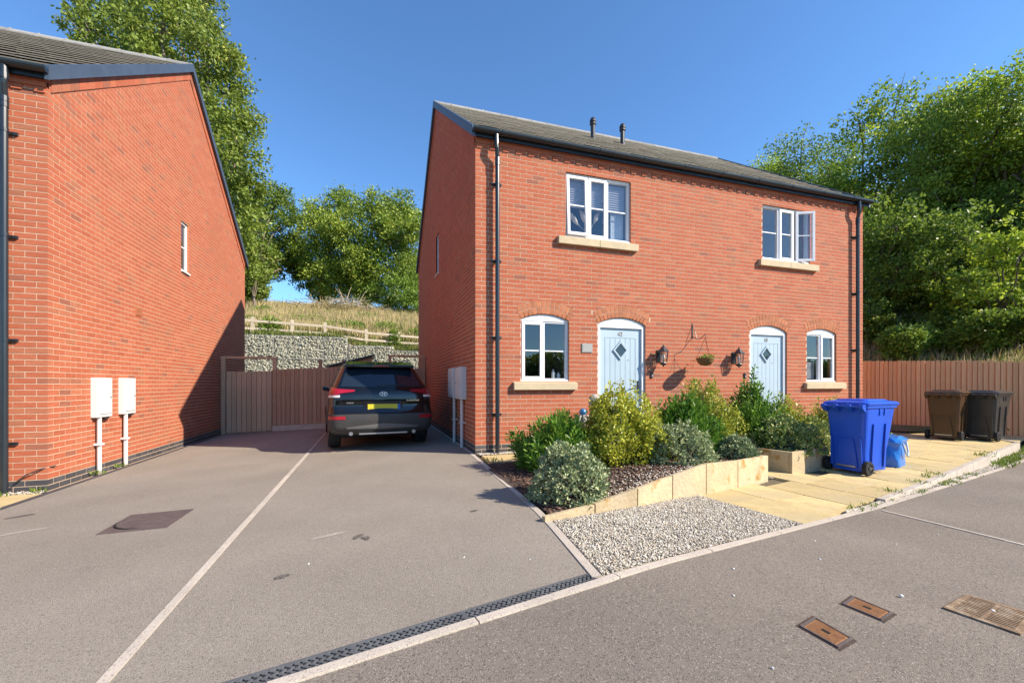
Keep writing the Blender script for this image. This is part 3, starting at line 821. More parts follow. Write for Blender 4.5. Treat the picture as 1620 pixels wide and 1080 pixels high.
def front_door(o, mb_, a, b, z0, z1, num, hinge_left):
    yf = .03; F = .06
    mb = mb_(); mb.box(a, a + F, yf, yf + .08, z0, z1); mb.box(b - F, b, yf, yf + .08, z0, z1); mb.box(a + F, b - F, yf + .001, yf + .079, z1 - F, z1)
    mb.box(a + F, b - F, yf - .02, yf + .09, z0, z0 + .035)
    d = mb.build('door_frame', mt['upvc'], o, bevel=.004)
    x0, x1, c, t = a + F + .003, b - F - .003, z0 + .04, z1 - F - .004
    mb = mb_(); y0 = yf + .045; mb.box(x0, x1, y0, y0 + .045, c, t)
    r = .11; mb.box(x0, x0 + r, y0 - .008, y0, c, t); mb.box(x1 - r, x1, y0 - .008, y0, c, t)
    mb.box(x0 + r, x1 - r, y0 - .008, y0, t - .17, t); mb.box(x0 + r, x1 - r, y0 - .008, y0, c, c + .2)
    dr = mb.build('door', mt['door'], o)
    n = 6; wdt = (x1 - x0 - 2 * r - .012) / n
    for i in range(n):
        mb = mb_(); p = x0 + r + .006 + i * wdt; mb.box(p + .004, p + wdt - .004, y0 - .006, y0 + .002, c + .206, t - .176); mb.build('door_board', mt['door'], dr)
    cx, cz = (x0 + x1) / 2, t - .40; R = .155
    mb = mb_()
    q = lambda rr, y: [(cx, y, cz + rr * 1.12), (cx + rr, y, cz), (cx, y, cz - rr * 1.12), (cx - rr, y, cz)]
    P = [q(R, y0 - .004), q(R, y0 - .032), q(R * .78, y0 - .030), q(R * .72, y0 - .008)]
    mb.grid([[p[i] for i in range(4)] for p in P], closed=True); mb.build('diamond_frame', mt['door'], dr)
    mb = mb_(); mb.prism(q(R * .74, y0 - .0085), (0, .003, 0)); mb.build('pane', mt['car_glass'], dr)
    hx = x1 - .055 if hinge_left else x0 + .055; sg = -1 if hinge_left else 1
    mb = mb_(); mb.box(hx - .017, hx + .017, y0 - .02, y0 - .009, c + .86, c + 1.10)
    mb.tube([(hx, y0 - .01, c + 1.02), (hx, y0 - .06, c + 1.02), (hx + sg * .03, y0 - .065, c + 1.02), (hx + sg * .14, y0 - .062, c + .995)], .010, 8); mb.build('handle', mt['dark_metal' if hinge_left else 'chrome'], dr, smooth=False)
    mb = mb_(); mb.lathe([(.012, -.005), (.012, .005)], (cx + .17, y0 - .008, cz - .17), 10); mb.build('spyhole', mt['chrome'], dr)
    cu = bpy.data.curves.new('door_number', 'FONT'); cu.body = num; cu.size = .105; cu.extrude = .004; cu.align_x = 'CENTER'; cu.offset = .001
    cu.materials.append(mt['grey_plate'])
    t0 = bpy.data.objects.new('number_text', cu); C.objects.link(t0); dg = bpy.context.evaluated_depsgraph_get()
    me = bpy.data.meshes.new_from_object(t0.evaluated_get(dg)); bpy.data.objects.remove(t0)
    tx = link('door_number', me, dr)
    tx.location = (cx, y0 - .013, t - .13); tx.rotation_euler = (math.radians(90), 0, 0)
    return dr

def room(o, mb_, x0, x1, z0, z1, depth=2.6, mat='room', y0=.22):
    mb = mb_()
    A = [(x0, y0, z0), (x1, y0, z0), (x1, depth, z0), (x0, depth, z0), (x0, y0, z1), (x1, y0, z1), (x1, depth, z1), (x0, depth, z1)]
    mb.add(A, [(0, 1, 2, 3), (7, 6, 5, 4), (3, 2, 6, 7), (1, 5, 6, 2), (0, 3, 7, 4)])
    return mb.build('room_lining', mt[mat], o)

# --- the pair of houses, right
HX, HY, = 1.627, 6.96
pair = empty('semi_detached_house', (HX, HY, 0), 'pair of red brick semi-detached houses with two pale blue doors', 'house')
lc = lambda u: u - HX
w1 = (lc(3.25), lc(4.57), 3.76, 4.885); w2 = (lc(7.72), lc(9.05), 3.76, 4.885)
w3 = (lc(2.42), lc(3.315), 1.21, 2.26); w4 = (lc(8.96), lc(9.845), 1.21, 2.26)
d1 = (lc(3.887), lc(4.885), .08, 2.245); d2 = (lc(7.385), lc(8.39), .08, 2.245)
ag = [arch_geo(w3[0], w3[1], 2.265, .10), arch_geo(w4[0], w4[1], 2.265, .10), arch_geo(d1[0], d1[1], 2.25, .125), arch_geo(d2[0], d2[1], 2.25, .125)]
ops = [w1, w2, w3, w4, d1, d2]
def cov(u, v, z, face): return face == 0 and z < 1.0 and u > 2.2
def crown(q):
    for g in ag:
        if abs(g[0] - (q[0] + q[1]) / 2) < .01 and q[3] < 3: return (*q[:3], g[1] + g[2] + .01)
    return q
spec = dict(core_ops=[crown(q) for q in ops], L=9.055, Lbrick=9.055, openings=ops, arches=ag, side_ops=[(4.05, 4.52, 3.98, 5.02)], pipes=[lc(1.95), lc(10.36)], hide=cov)
mbf = make_house(pair, HX, HY, 0, 1, 0.0, -.065, spec)
# cream pieces of core above spring line are hidden by the arch panels
for g, zs in zip(ag, (2.265, 2.265, 2.25, 2.25)): arch_panel(pair, mbf, g, zs)
win1 = window_unit(pair, mbf, *w1, [(.33, 'sash'), (.32, 'sash'), (.35, 'fixed')], (lc(3.09), lc(4.69), 3.60, 3.745), glass='glass_sky', bar=.5,
                   opens={0: ((w1[0], .045, 4.84), 'X', math.radians(-3))})
win2 = window_unit(pair, mbf, *w2, [(.36, 'fixed'), (.33, 'sash'), (.31, 'sash')], (lc(7.60), lc(9.23), 3.60, 3.745), glass='glass_sky', bar=.52,
                   opens={2: ((w2[1] - .42, .03, 4), 'Z', math.radians(-24), (.045, .0, 0))})
win3 = window_unit(pair, mbf, *w3, [(.47, 'sash'), (.53, 'fixed')], (lc(2.275), lc(3.447), 1.06, 1.20), bar=.5)
win4 = window_unit(pair, mbf, *w4, [(.5, 'fixed'), (.5, 'sash')], (lc(8.875), lc(10.06), 1.06, 1.20), bar=.5)
front_door(pair, mbf, *d1, '42', True); front_door(pair, mbf, *d2, '43', False)
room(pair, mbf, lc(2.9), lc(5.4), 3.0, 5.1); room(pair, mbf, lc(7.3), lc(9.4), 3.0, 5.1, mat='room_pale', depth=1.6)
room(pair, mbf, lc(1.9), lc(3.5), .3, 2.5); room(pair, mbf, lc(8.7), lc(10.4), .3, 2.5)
# blind in the first upper window (pleats), curtain edge
mb = mbf()
for i in range(12):
    z = 4.84 - i * .042; mb.prism([(w1[0] + .05, .15, z), (w1[0] + .05, .128, z - .021), (w1[0] + .05, .15, z - .042)], (w1[1] - w1[0] - .1, 0, 0))
mb.build('blind', mt['blind'], win1)
mb = mbf()
for i in range(9): mb.tube([(w1[1] - .30 + i * .03, .20, 3.78), (w1[1] - .30 + i * .03, .20, 4.85)], .019, 6)
mb.build('curtain', mt['curtain'], win1)
mb = mbf()
for i in range(14):
    z = 1.62 - i * .026; mb.box(w4[0] + .05, w4[0] + .40, .14, .16, z, z + .018)
mb.build('blind', mt['blind'], win4)
# side window of the right house (its frame shows in the reveal)
def side_window(o, mb_, ya, yb, z0, z1):
    mb = mb_(); F = .045; x = .03
    mb.box(x, x + .07, ya, ya + F, z0, z1); mb.box(x, x + .07, yb - F, yb, z0, z1); mb.box(x + .001, x + .069, ya + F, yb - F, z0, z0 + F); mb.box(x + .001, x + .069, ya + F, yb - F, z1 - F, z1)
    mb.box(-.035, x, ya - .02, yb + .02, z0 - .03, z0)
    wv = mb.build('window', mt['upvc'], o)
    mb = mb_(); mb.box(x + .03, x + .036, ya + F - .01, yb - F + .01, z0 + F - .01, z1 - F + .01); mb.build('pane', mt['car_glass'], wv)
    mb = mb_(); zm = z0 + (z1 - z0) * .5; mb.box(x + .018, x + .029, ya + F, yb - F, zm - .012, zm + .012); mb.build('glazing_bar', mt['upvc'], wv)
side_window(pair, mbf, 4.05, 4.52, 3.98, 5.02)
def meter_box(o, mb_, y0, y1, z0, z1, gz, out=-.17):
    mb = mb_(); mb.box(out, 0.003, y0, y1, z0, z1)
    b = mb.build('meter_box', mt['meter'], o, bevel=.01)
    mb = mb_(); mb.box(out - .012, out - .001, y0 + .035, y1 - .035, z0 + .05, z1 - .045); mb.build('door_panel', mt['meter'], b, bevel=.006)
    mb = mb_(); ym = y1 - .07; mb.tube([(out - .012, ym, (z0 + z1) / 2), (out - .017, ym, (z0 + z1) / 2)], .012, 8); mb.build('lock', mt['dark_metal'], b)
    mb = mb_(); ym = y0 + (y1 - y0) * .3; mb.tube([(-.05, ym, z0 + .02), (-.05, ym, gz)], .028, 10); mb.box(-.09, -.002, ym - .05, ym + .05, (z0 + gz) / 2, (z0 + gz) / 2 + .03)
    mb.build('pipe_cover', mt['meter'], b, smooth=False)
    mb = mb_(); mb.box(out + .02, -.01, y0 + .22, y0 + .34, z0 - .03, z0 - .002); mb.build('cable_gland', mt['dark_metal'], b)
meter_box(pair, mbf, .70, 1.26, .88, 1.47, .0, -.10); meter_box(pair, mbf, 1.45, 2.05, .89, 1.475, .0, -.10)
def air_vent(o, mb_, y, z):
    mb = mb_(); mb.box(-.012, .01, y - .105, y + .105, z - .075, z + .075)
    for i in range(4): mb.box(-.018, -.012, y - .095, y + .095, z - .055 + i * .035, z - .04 + i * .035)
    mb.build('air_brick', mt['arch_brick'], o)
air_vent(pair, mbf, 2.3, 2.42)
for u, nm in ((5.22, 'vent_pipe'), (6.06, 'vent_pipe')):
    mb = mbf(); y = 2.64; z = EAVE + .08 + TANR * y
    mb.lathe([(.075, -.1), (.075, .03), (.055, .05), (.055, .36), (.078, .37), (.078, .41), (.06, .415), (.06, .43), (.078, .435), (.078, .47), (.06, .52), (.02, .555)], (lc(u), y, z), 14)
    mb.build(nm, mt['dark_metal'], pair, smooth=False)
    mb = mbf(); mb.box(lc(u) - .16, lc(u) + .16, y - .2, y + .2, z - .2, z - .19)

# --- the house on the left
LX, LY, LZ = -3.87, 7.0, -.235
left = empty('detached_house', (LX, LY, LZ), 'red brick house at the left edge with white meter boxes on its gable wall', 'house')
lspec = dict(L=9.0, Lbrick=1.6, openings=[], arches=[], side_ops=[(4.05, 4.43, 3.84, 4.91)], pipes=[.335])
mbl = make_house(left, LX, LY, LZ, -1, .055, -.026, lspec)
mb = mbl(); mb.box(1.6, 9.0, -.001, .02, 0, 5.2); mb.build('plain_wall', mt['arch_brick'], left)
side_window(left, mbl, 4.05, 4.43, 3.84, 4.91)
meter_box(left, mbl, .874, 1.25, .90, 1.485, .08, -.088); meter_box(left, mbl, 1.60, 1.965, .905, 1.49, .08, -.082)
air_vent(left, mbl, 2.24, 2.66)
mb = mbl(); mb.tube([(.30, -.06, .16), (.18, -.05, .27), (.05, -.03, .33), (-.03, .1, .345)], .008, 6); mb.build('cable', mt['dark_metal'], left)

# ------------------------------------------------------------------ fittings on the facade
def lantern(u, label):
    o = empty('wall_lantern', (u, HY, 1.5), label, 'lantern', 'wall lanterns beside the front doors')
    n = 6; c = (0, -.135, 0)
    mb = MB(); mb.box(-.045, .045, -.022, 0, .08, .30); mb.tube([(0, -.02, .22), (0, -.07, .25), (0, -.09, .21)], .012, 8)
    mb.build('bracket', mt['dark_metal'], o)
    mb = MB(); mb.lathe([(.004, .40), (.012, .39), (.012, .37), (.03, .355), (.105, .275), (.105, .262), (.09, .262)], c, n); mb.build('cap', mt['dark_metal'], o)
    mb = MB(); mb.lathe([(.068, .06), (.072, .05), (.05, .02), (.02, .005), (.006, -.02)], c, n); mb.build('base', mt['dark_metal'], o)
    mb = MB()
    for k in range(n):
        a = 2 * math.pi * k / n
        mb.tube([(c[0] + .068 * math.cos(a), c[1] + .068 * math.sin(a), .058), (c[0] + .09 * math.cos(a), c[1] + .09 * math.sin(a), .264)], .006, 5)
    mb.build('cage', mt['dark_metal'], o)
    mb = MB(); mb.grid([[(c[0] + r * math.cos(2 * math.pi * k / n), c[1] + r * math.sin(2 * math.pi * k / n), z) for k in range(n)] for r, z in ((.064, .062), (.086, .262))], closed=True); mb.build('glass', mt['lamp_glass'], o)
    mb = MB(); mb.lathe([(.012, .06), (.012, .12), (.028, .15), (.028, .19), (.008, .215)], c, 10); mb.build('bulb', mt['bulb'], o, smooth=True)
lantern(5.18, 'black six-sided wall lantern to the right of door number 42')
lantern(6.965, 'black six-sided wall lantern to the left of door number 43')
for u, z, l in ((5.02, 1.33, 'small black doorbell beside the frame of door 42'), (7.25, 1.33, 'black doorbell with pale button beside door 43')):
    o = empty('doorbell', (u, HY, z), l, 'doorbell', 'doorbells')
    mb = MB(); mb.box(-.025, .025, -.022, 0, -.055, .055); mb.build('case', mt['dark_metal'], o, bevel=.006)
    mb = MB(); mb.box(-.012, .012, -.03, -.022, -.035, .0); mb.build('button', mt['grey_plate'], o)
mb = MB(); mb.box(-.105, .105, -.014, .002, -.08, .08); mb.box(-.09, .09, -.018, -.014, -.066, .066)
o = mb.build('wall_plaque', mt['grey_plate'], loc=(3.665, HY, 1.80)); tagit(o, 'blank grey plaque on the brick between ground window and door 42', 'plaque')
br = empty('basket_bracket', (5.95, HY, 2.06), 'thin black wall bracket carrying the hanging basket', 'bracket')
mb = MB(); mb.box(-.012, .012, -.008, 0, -.02, .27); mb.build('wall_plate', mt['dark_metal'], br)
mb = MB(); mb.tube([(0, -.008, .02), (.0, -.1, -.03), (.01, -.2, -.045), (.015, -.30, .02), (.015, -.33, .03), (.015, -.33, .0)], .006, 6)
mb.tube([(0, -.008, .22), (0, -.08, .10), (.0, -.13, -.03)], .005, 6); mb.build('arm', mt['dark_metal'], br)
hb = empty('hanging_basket', (5.965, HY - .33, 1.63), 'small brown hanging basket with sparse plants between the two doors', 'basket')
mb = MB(); mb.lathe([(.02, -.13), (.09, -.115), (.14, -.06), (.16, .0), (.165, .012), (.15, .012)], (0, 0, 0), 16); mb.build('bowl', mt['basket'], hb, smooth=True)
mb = MB()
for k in range(3):
    a = k * 2.09 + .4; mb.tube([(.155 * math.cos(a), .155 * math.sin(a), .01), (0, 0, .40)], .003, 4)
mb.tube([(0, 0, .40), (0, 0, .44)], .004, 5); mb.build('chain', mt['dark_metal'], hb)
n = 160; c = np.stack([RNG.normal(0, .08, n) + .03, RNG.normal(0, .07, n), np.abs(RNG.normal(0, .03, n))], 1)
V, F = leaf_quads(c, RNG.normal(size=(n, 3)) + np.array([.5, 0, .3]), .05, .022)
link('foliage', np_mesh('foliage', V, F, RNG.random(n), mt['leaf_bush']), hb, kind='stuff')

# things in the windows
va = empty('pampas_vase', (3.86, HY + .32, 3.80), 'white vase of pampas plumes inside the upper window over number 42', 'vase')
mb = MB(); mb.lathe([(.05, 0), (.08, .06), (.07, .14), (.035, .19), (.04, .2)], (0, 0, 0), 14); mb.build('vase_body', mt['ceramic'], va, smooth=True)
for k, (dx, dy, h) in enumerate(((-.13, -.06, .42), (.13, -.05, .44), (-.30, -.04, .36), (.02, -.02, .62))):
    mb = MB(); mb.tube([(0, 0, .15), (dx * .6, dy * .6, h * .75), (dx, dy, h)], .004, 5)
    mb.tube([(dx * .75, dy * .75, h * .8), (dx, dy, h), (dx * 1.25, dy, h + .10), (dx * 1.7, dy, h + .15)], [.012, .045, .04, .006], 8); mb.build('plume', mt['pampas'], va, smooth=True)
for (u, h, l) in ((3.10, .17, 'tall clear bottle standing inside the ground window of number 42'), (3.20, .12, 'short pale bottle beside the tall one inside the ground window')):
    o = empty('bottle', (u, HY + .2, 1.26), l, 'bottle', 'bottles inside the ground window')
    mb = MB(); mb.lathe([(.032, 0), (.034, .01), (.034, h * .6), (.014, h * .78), (.014, h * .92)], (0, 0, 0), 12); mb.build('bottle_body', mt['ceramic'], o, smooth=True)
    mb = MB(); mb.lathe([(.016, h * .92), (.016, h)], (0, 0, 0), 10); mb.build('cap', mt['dark_metal'], o)
mb = MB(); mb.box(lc(2.42) + .02, lc(3.315) - .02, .125, .30, 1.21, 1.255); mb.build('window_board', mt['upvc'], pair)
mb = MB(); mb.box(lc(3.25) + .02, lc(4.57) - .02, .125, .45, 3.76, 3.798); mb.build('window_board', mt['upvc'], pair)

# ------------------------------------------------------------------ front garden
E1 = (.973, .23); E2 = (-.23, .973)
WALL = [((1.37, 3.35), .05), ((1.92, 3.49), .07), ((2.46, 3.63), .14), ((3.0, 3.80), .195), ((3.55, 3.93), .262), ((4.20, 4.13), .232), ((4.98, 4.40), .212)]
def soil_z(u, v): return lerp([(1.4, .005), (1.9, .03), (2.46, .08), (3.0, .13), (3.55, .165), (5, .14)], u) * min(1, max(.25, (6.3 - v) / 1.6))
def wall_v(u): return lerp([(p[0], p[1]) for p, z in WALL], u)
soil = drape('flower_bed', lambda u: (wall_v(u) + .02, 6.08), [1.5, 1.7, 1.92, 2.2, 2.46, 2.8, 3.1, 3.4, 3.7, 4, 4.4, 4.8, 4.96], 12, lambda u, v: soil_z(u, v) + random.uniform(-.012, .012), mt['soil'])
n = 5200; uu = RNG.uniform(1.5, 4.95, n); vv = np.array([RNG.uniform(wall_v(u) + .03, 6.0) for u in uu])
keep = np.array([u > edge_u(v) + .06 for u, v in zip(uu, vv)]); uu, vv = uu[keep], vv[keep]
cc = np.array([(u, v, soil_z(u, v) + .012) for u, v in zip(uu, vv)])
V, F, t = stones(cc, np.full(len(cc), .022), .4)
o = link('bark_chips', np_mesh('bark_chips', V, F, t, mt['chip']), kind='stuff'); o['label'] = 'dark bark chips over the flower bed soil'
def slab_wall(name, pts, th, label, mat, botf, nrm):
    """upright slabs between successive (point, top z)"""
    root = empty(name, (pts[0][0][0], pts[0][0][1], 0), label, 'wall')
    X, Y = root.location.x, root.location.y
    for (a, za), (b, zb) in zip(pts, pts[1:]):
        mb = MB(); L = math.dist(a, b); d = ((b[0] - a[0]) / L, (b[1] - a[1]) / L); nx, ny = -d[1] * th * nrm, d[0] * th * nrm
        g = .007; p0 = (a[0] + d[0] * g - X, a[1] + d[1] * g - Y); p1 = (b[0] - d[0] * g - X, b[1] - d[1] * g - Y)
        z0 = botf(*a) - .15; z1 = botf(*b) - .15; j = random.uniform(-.004, .004)
        q = [(p0[0], p0[1], z0), (p1[0], p1[1], z1), (p1[0], p1[1], zb + j), (p0[0], p0[1], za + j)]
        mb.prism(q, (nx, ny, 0)); mb.build('wall_slab', mat, root, bevel=.004)
    return root
slab_wall('retaining_wall', WALL, .045, 'low yellow sandstone slab wall rising along the gravel edge of the flower bed', mt['wall_slab'], G, 1)
slab_wall('retaining_wall', [((4.98, 4.40), .212), ((4.86, 5.0), .212), ((4.72, 5.62), .21)], .045, 'yellow sandstone slab return at the path end of the flower bed', mt['wall_slab'], G, 1)
PL = [(5.58, 4.55), (6.60, 4.79), (6.34, 5.90), (5.32, 5.66)]
pl = empty('stone_planter', (PL[0][0], PL[0][1], 0), 'square raised planter of yellow sandstone slabs beside the blue bin', 'planter')
for i, (a, b) in enumerate(zip(PL, PL[1:] + PL[:1])):
    k = 2 if i % 2 == 0 else 2
    for j in range(k):
        p = [a[0] + (b[0] - a[0]) * j / k, a[1] + (b[1] - a[1]) * j / k]; q = [a[0] + (b[0] - a[0]) * (j + 1) / k, a[1] + (b[1] - a[1]) * (j + 1) / k]
        L = math.dist(p, q); d = ((q[0] - p[0]) / L, (q[1] - p[1]) / L); g = .004
        if i in (0, 2) and j == 0: p[0] += d[0] * .0; p[1] += d[1] * .0
        e0 = .048 if (i in (1, 3) and j == 0) else g; e1 = .048 if (i in (1, 3) and j == k - 1) else g
        p0 = (p[0] + d[0] * e0 - PL[0][0], p[1] + d[1] * e0 - PL[0][1]); p1 = (q[0] - d[0] * e1 - PL[0][0], q[1] - d[1] * e1 - PL[0][1])
        mb = MB(); mb.prism([(p0[0], p0[1], -.25), (p1[0], p1[1], -.25), (p1[0], p1[1], .205), (p0[0], p0[1], .205)], (-d[1] * .045, d[0] * .045, 0)); mb.build('wall_slab', mt['wall_slab'], pl, bevel=.004)
mb = MB(); mb.prism([(p[0] + (5.96 - p[0]) * .05 - PL[0][0], p[1] + (5.22 - p[1]) * .05 - PL[0][1], .10) for p in PL], (0, 0, .05)); mb.build('planter_soil', mt['soil'], pl)

# gravel bed: base sheet + stones
def in_gravel(u, v):
    if u < edge_u(v) + .045: return False
    if v < kerb_v(u) + .05 or v > wall_v(u) - .01: return False
    return (u - 3.65) * .973 + (v - 2.89) * .22 < -.01
drape('gravel_base', lambda u: (kerb_v(u) + .03, min(wall_v(max(u, 1.37)), max(kerb_v(u) + .04, 2.89 - (u - 3.65) * 4.4)) + .02), lin(1.32, 3.66, 24), 8, lambda u, v: G(u, v) - .004, mt['gravel_bed'])
n = 46000; uu = RNG.uniform(1.3, 3.75, n); vv = RNG.uniform(2.2, 3.95, n)
keep = np.array([in_gravel(u, v) for u, v in zip(uu, vv)]); uu, vv = uu[keep], vv[keep]
cc = np.array([(u, v, G(u, v) + RNG.uniform(.0, .012)) for u, v in zip(uu, vv)])
V, F, t = stones(cc, RNG.uniform(.006, .0115, len(cc)), .75)
o = link('gravel', np_mesh('gravel', V, F, t, mt['gravel']), kind='stuff'); o['label'] = 'pale grey and cream gravel in the triangular bed by the drain'
# gravel strip between paving and road, and pebbles along the house foot
fl = lambda u: 3.1 + (u - 4.6) * .27
cc = []
for _ in range(7000):
    u = 4.5 + 9 * RNG.random() ** 1.2; v = RNG.uniform(kerb_v(u) + .05, fl(u) + .02)
    if v > kerb_v(u) + .04: cc.append((u, v, G(u, v) + RNG.uniform(0, .015)))
for _ in range(2600):
    u = RNG.uniform(1.66, 4.9); cc.append((u, RNG.uniform(6.80, 6.95), .012 + RNG.uniform(0, .01)))
for _ in range(1500):
    u = RNG.uniform(5.0, 5.55); cc.append((u, RNG.uniform(4.45, 5.6), G(u, 5) - .01 + RNG.uniform(0, .01)))
for _ in range(900):
    cc.append((RNG.uniform(-6, -3.85), RNG.uniform(6.84, 6.98), -.19 + RNG.uniform(0, .02)))
for _ in range(1300):
    u = RNG.uniform(1.9, 4.3); v = wall_v(u) + .04 + RNG.exponential(.22)
    if v < 5: cc.append((u, v, soil_z(u, v) + .012))
cc = np.array(cc); V, F, t = stones(cc, RNG.uniform(.009, .017, len(cc)), .75)
o = link('gravel', np_mesh('gravel', V, F, t, mt['gravel']), kind='stuff'); o['label'] = 'loose gravel strip between the paving edge and the road kerb'

# paving
def clip(poly, nx, ny, c):
    out = []
    for p, q in zip(poly, poly[1:] + poly[:1]):
        a = p[0] * nx + p[1] * ny - c; b = q[0] * nx + q[1] * ny - c
        if a >= 0: out.append(p)
        if (a >= 0) != (b >= 0):
            k = a / (a - b); out.append((p[0] + (q[0] - p[0]) * k, p[1] + (q[1] - p[1]) * k))
    return out
def inpoly(x, y, P):
    r = False
    for (x0, y0), (x1, y1) in zip(P, P[1:] + P[:1]):
        if (y0 > y) != (y1 > y) and x < (x1 - x0) * (y - y0) / (y1 - y0) + x0: r = not r
    return r
paving = drape('paving', lambda u: (max(kerb_v(u), fl(u) if u > 4.6 else 0) + .03, 6.93), [3.66, 4, 4.6] + lin(5, 14.2, 24), 16, lambda u, v: paving_z(u, v) - .03, mt['joint'])
O = (3.655, 2.89); BED = [(1.3, 3.3), (4.95, 4.42), (4.72, 5.98), (1.3, 6.1)]
nslab = 0; col = 0; x = .02
while x < 12:
    wd = .60; y = (-.2, -.5, .1)[col % 3] - x * .02 ; r = 0
    while y < 6:
        ln = (.90, .60, .60, .45)[(r + col * 2) % 4] if True else .6
        q = [(x + .007, y + .007), (x + wd - .007, y + .007), (x + wd - .007, y + ln - .007), (x + .007, y + ln - .007)]
        q = [(O[0] + a * E1[0] + b * E2[0], O[1] + a * E1[1] + b * E2[1]) for a, b in q]
        q = clip(q, -.24 / 1.0284, 1 / 1.0284, (2.27 - 1.31 * .24 + .055) / 1.0284)
        if len(q) > 2: q = clip(q, -.27 / 1.0358, 1 / 1.0358, (3.1 - 4.6 * .27 + .05) / 1.0358) if (q[0][0] + q[2][0]) / 2 > 4.5 else q
        if len(q) > 2: q = clip(q, 0, -1, -6.80)
        y += ln; r += 1
        if len(q) < 3: continue
        cx = sum(p[0] for p in q) / len(q); cy = sum(p[1] for p in q) / len(q)
        if inpoly(cx, cy, BED) or inpoly(cx, cy, PL) or cx > 14.3 or (5.0 < cx < 5.55 and cy > 4.62 and cy < 5.8): continue
        ar = abs(sum(a[0] * b[1] - b[0] * a[1] for a, b in zip(q, q[1:] + q[:1]))) / 2
        if ar < .01: continue
        mb = MB(); j = random.uniform(-.003, .003)
        top = [(a - cx, b - cy, paving_z(a, b) + j) for a, b in q]; m = len(q)
        lo = [(a, b, c - .04) for a, b, c in top]
        mb.add(top + lo, [tuple(range(m))] + [((i + 1) % m, i, m + i, m + (i + 1) % m) for i in range(m)])
        mb.build('paving_slab', mt['slab'], paving, loc=(cx, cy, 0)); nslab += 1
    x += wd; col += 1
u = 1.68
while u < 4.7:    # slabs along the front of the house
    ln = random.choice((.6, .9)); e = min(u + ln, 4.72); mb = MB()
    mb.box(-(e - u) / 2 + .004, (e - u) / 2 - .004, -.30, .33, -.04, .012 + random.uniform(-.003, .003)); mb.build('paving_slab', mt['slab'], paving, loc=((u + e) / 2, 6.44, 0)); u = e
# small slab path at the left house
lp = empty('left_path', (-5, 6.3, -.2), kind='structure')
for i in range(4):
    for j in range(2):
        mb = MB(); mb.box(-.296, .296, -.296, .296, -.05, 0); mb.build('paving_slab', mt['slab'], lp, loc=(-.0 + .93 - i * .6, .18 - j * .6 + .04, .02 + random.uniform(-.003, .003)))
# raised kerb along the front of the paving
kb = empty('paving_kerb', (4.6, 3.1, 0), kind='structure')
u = 5.4
while u < 12.6:
    e = min(u + .915, 12.6); mb = MB()
    f = lambda a, o_: (a - 4.6, fl(a) + o_ - 3.1)
    zt = lambda a: paving_z(a, fl(a)) + .008
    q0 = [(*f(u + .004, -.03), G(u, fl(u)) - .08), (*f(e - .004, -.03), G(e, fl(e)) - .08), (*f(e - .004, -.03), zt(e)), (*f(u + .004, -.03), zt(u))]
    mb.prism(q0, (-.02, .075, 0)); mb.build('kerb_stone', mt['kerb'], kb, bevel=.006); u = e
mb = MB(); mb.prism([(12.62 - 4.6, fl(12.6) - .03 - 3.1, -.35), (12.62 - 4.6, fl(12.6) - .03 - 3.1, -.03), (13.2 - 4.6, fl(13.2) + .5 - 3.1, -.03), (13.2 - 4.6, fl(13.2) + .5 - 3.1, -.35)], (-.03, .07, 0)); mb.build('kerb_stone', mt['kerb'], kb)

# weeds and small tufts
def tufts(name, pts, n, h, w, mat, label, spread=.06):
    cs = []; ds = []
    for (u, v, z) in pts:
        k = RNG.normal(0, spread, (n, 2)); cs.append(np.stack([u + k[:, 0], v + k[:, 1], np.full(n, z)], 1))
        d = np.stack([RNG.normal(0, .5, n), RNG.normal(0, .5, n), np.full(n, 1.0)], 1); ds.append(d)
    V, F = leaf_quads(np.concatenate(cs), np.concatenate(ds), h, w, .1)
    o = link(name, np_mesh(name, V, F, RNG.random(len(F)), mat), kind='stuff'); o['label'] = label
pts = []
for _ in range(46):
    u = 4.6 + 8.2 * RNG.random(); v = kerb_v(u) + .06 + RNG.random() * max(.02, fl(u) - kerb_v(u) - .12); pts.append((u, v, G(u, v)))
for _ in range(14):
    u = 5.5 + 6.5 * RNG.random(); pts.append((u, fl(u) + .07, paving_z(u, fl(u))))
for _ in range(14): u = RNG.uniform(11, 13.5); v = kerb_v(u) + RNG.uniform(.05, .4); pts.append((u, v, G(u, v)))
tufts('weeds', pts[::2], 26, .05, .012, mt['weed'], 'small green weeds growing along the kerb of the gravel strip')
tufts('weeds', [(u, kerb_v(u) + q, G(u, kerb_v(u) + q)) for u, q in ((10.2, .2), (10.6, .16), (10.9, .22), (11.2, .15), (11.5, .22), (11.9, .2), (12.3, .3), (12.7, .25), (13.0, .4), (13.2, .3), (12.5, .5))], 70, .10, .02, mt['weed'], 'thicker green weeds at the far end of the gravel strip', .13)
tufts('weeds', [(-4.35, 6.82, -.19), (-4.2, 6.75, -.19), (-4.5, 6.85, -.2), (-3.92, 6.9, -.18), (-3.82, 7.9, -.16), (-3.8, 8.5, -.16)], 24, .07, .016, mt['weed'], 'tiny weeds at the foot of the left house wall', .05)
tufts('weeds', [(2.0, 5.6, .02), (2.9, 6.0, .02), (1.7, 6.1, .02)], 20, .08, .02, mt['weed'], 'tiny weeds at the back of the flower bed', .08)

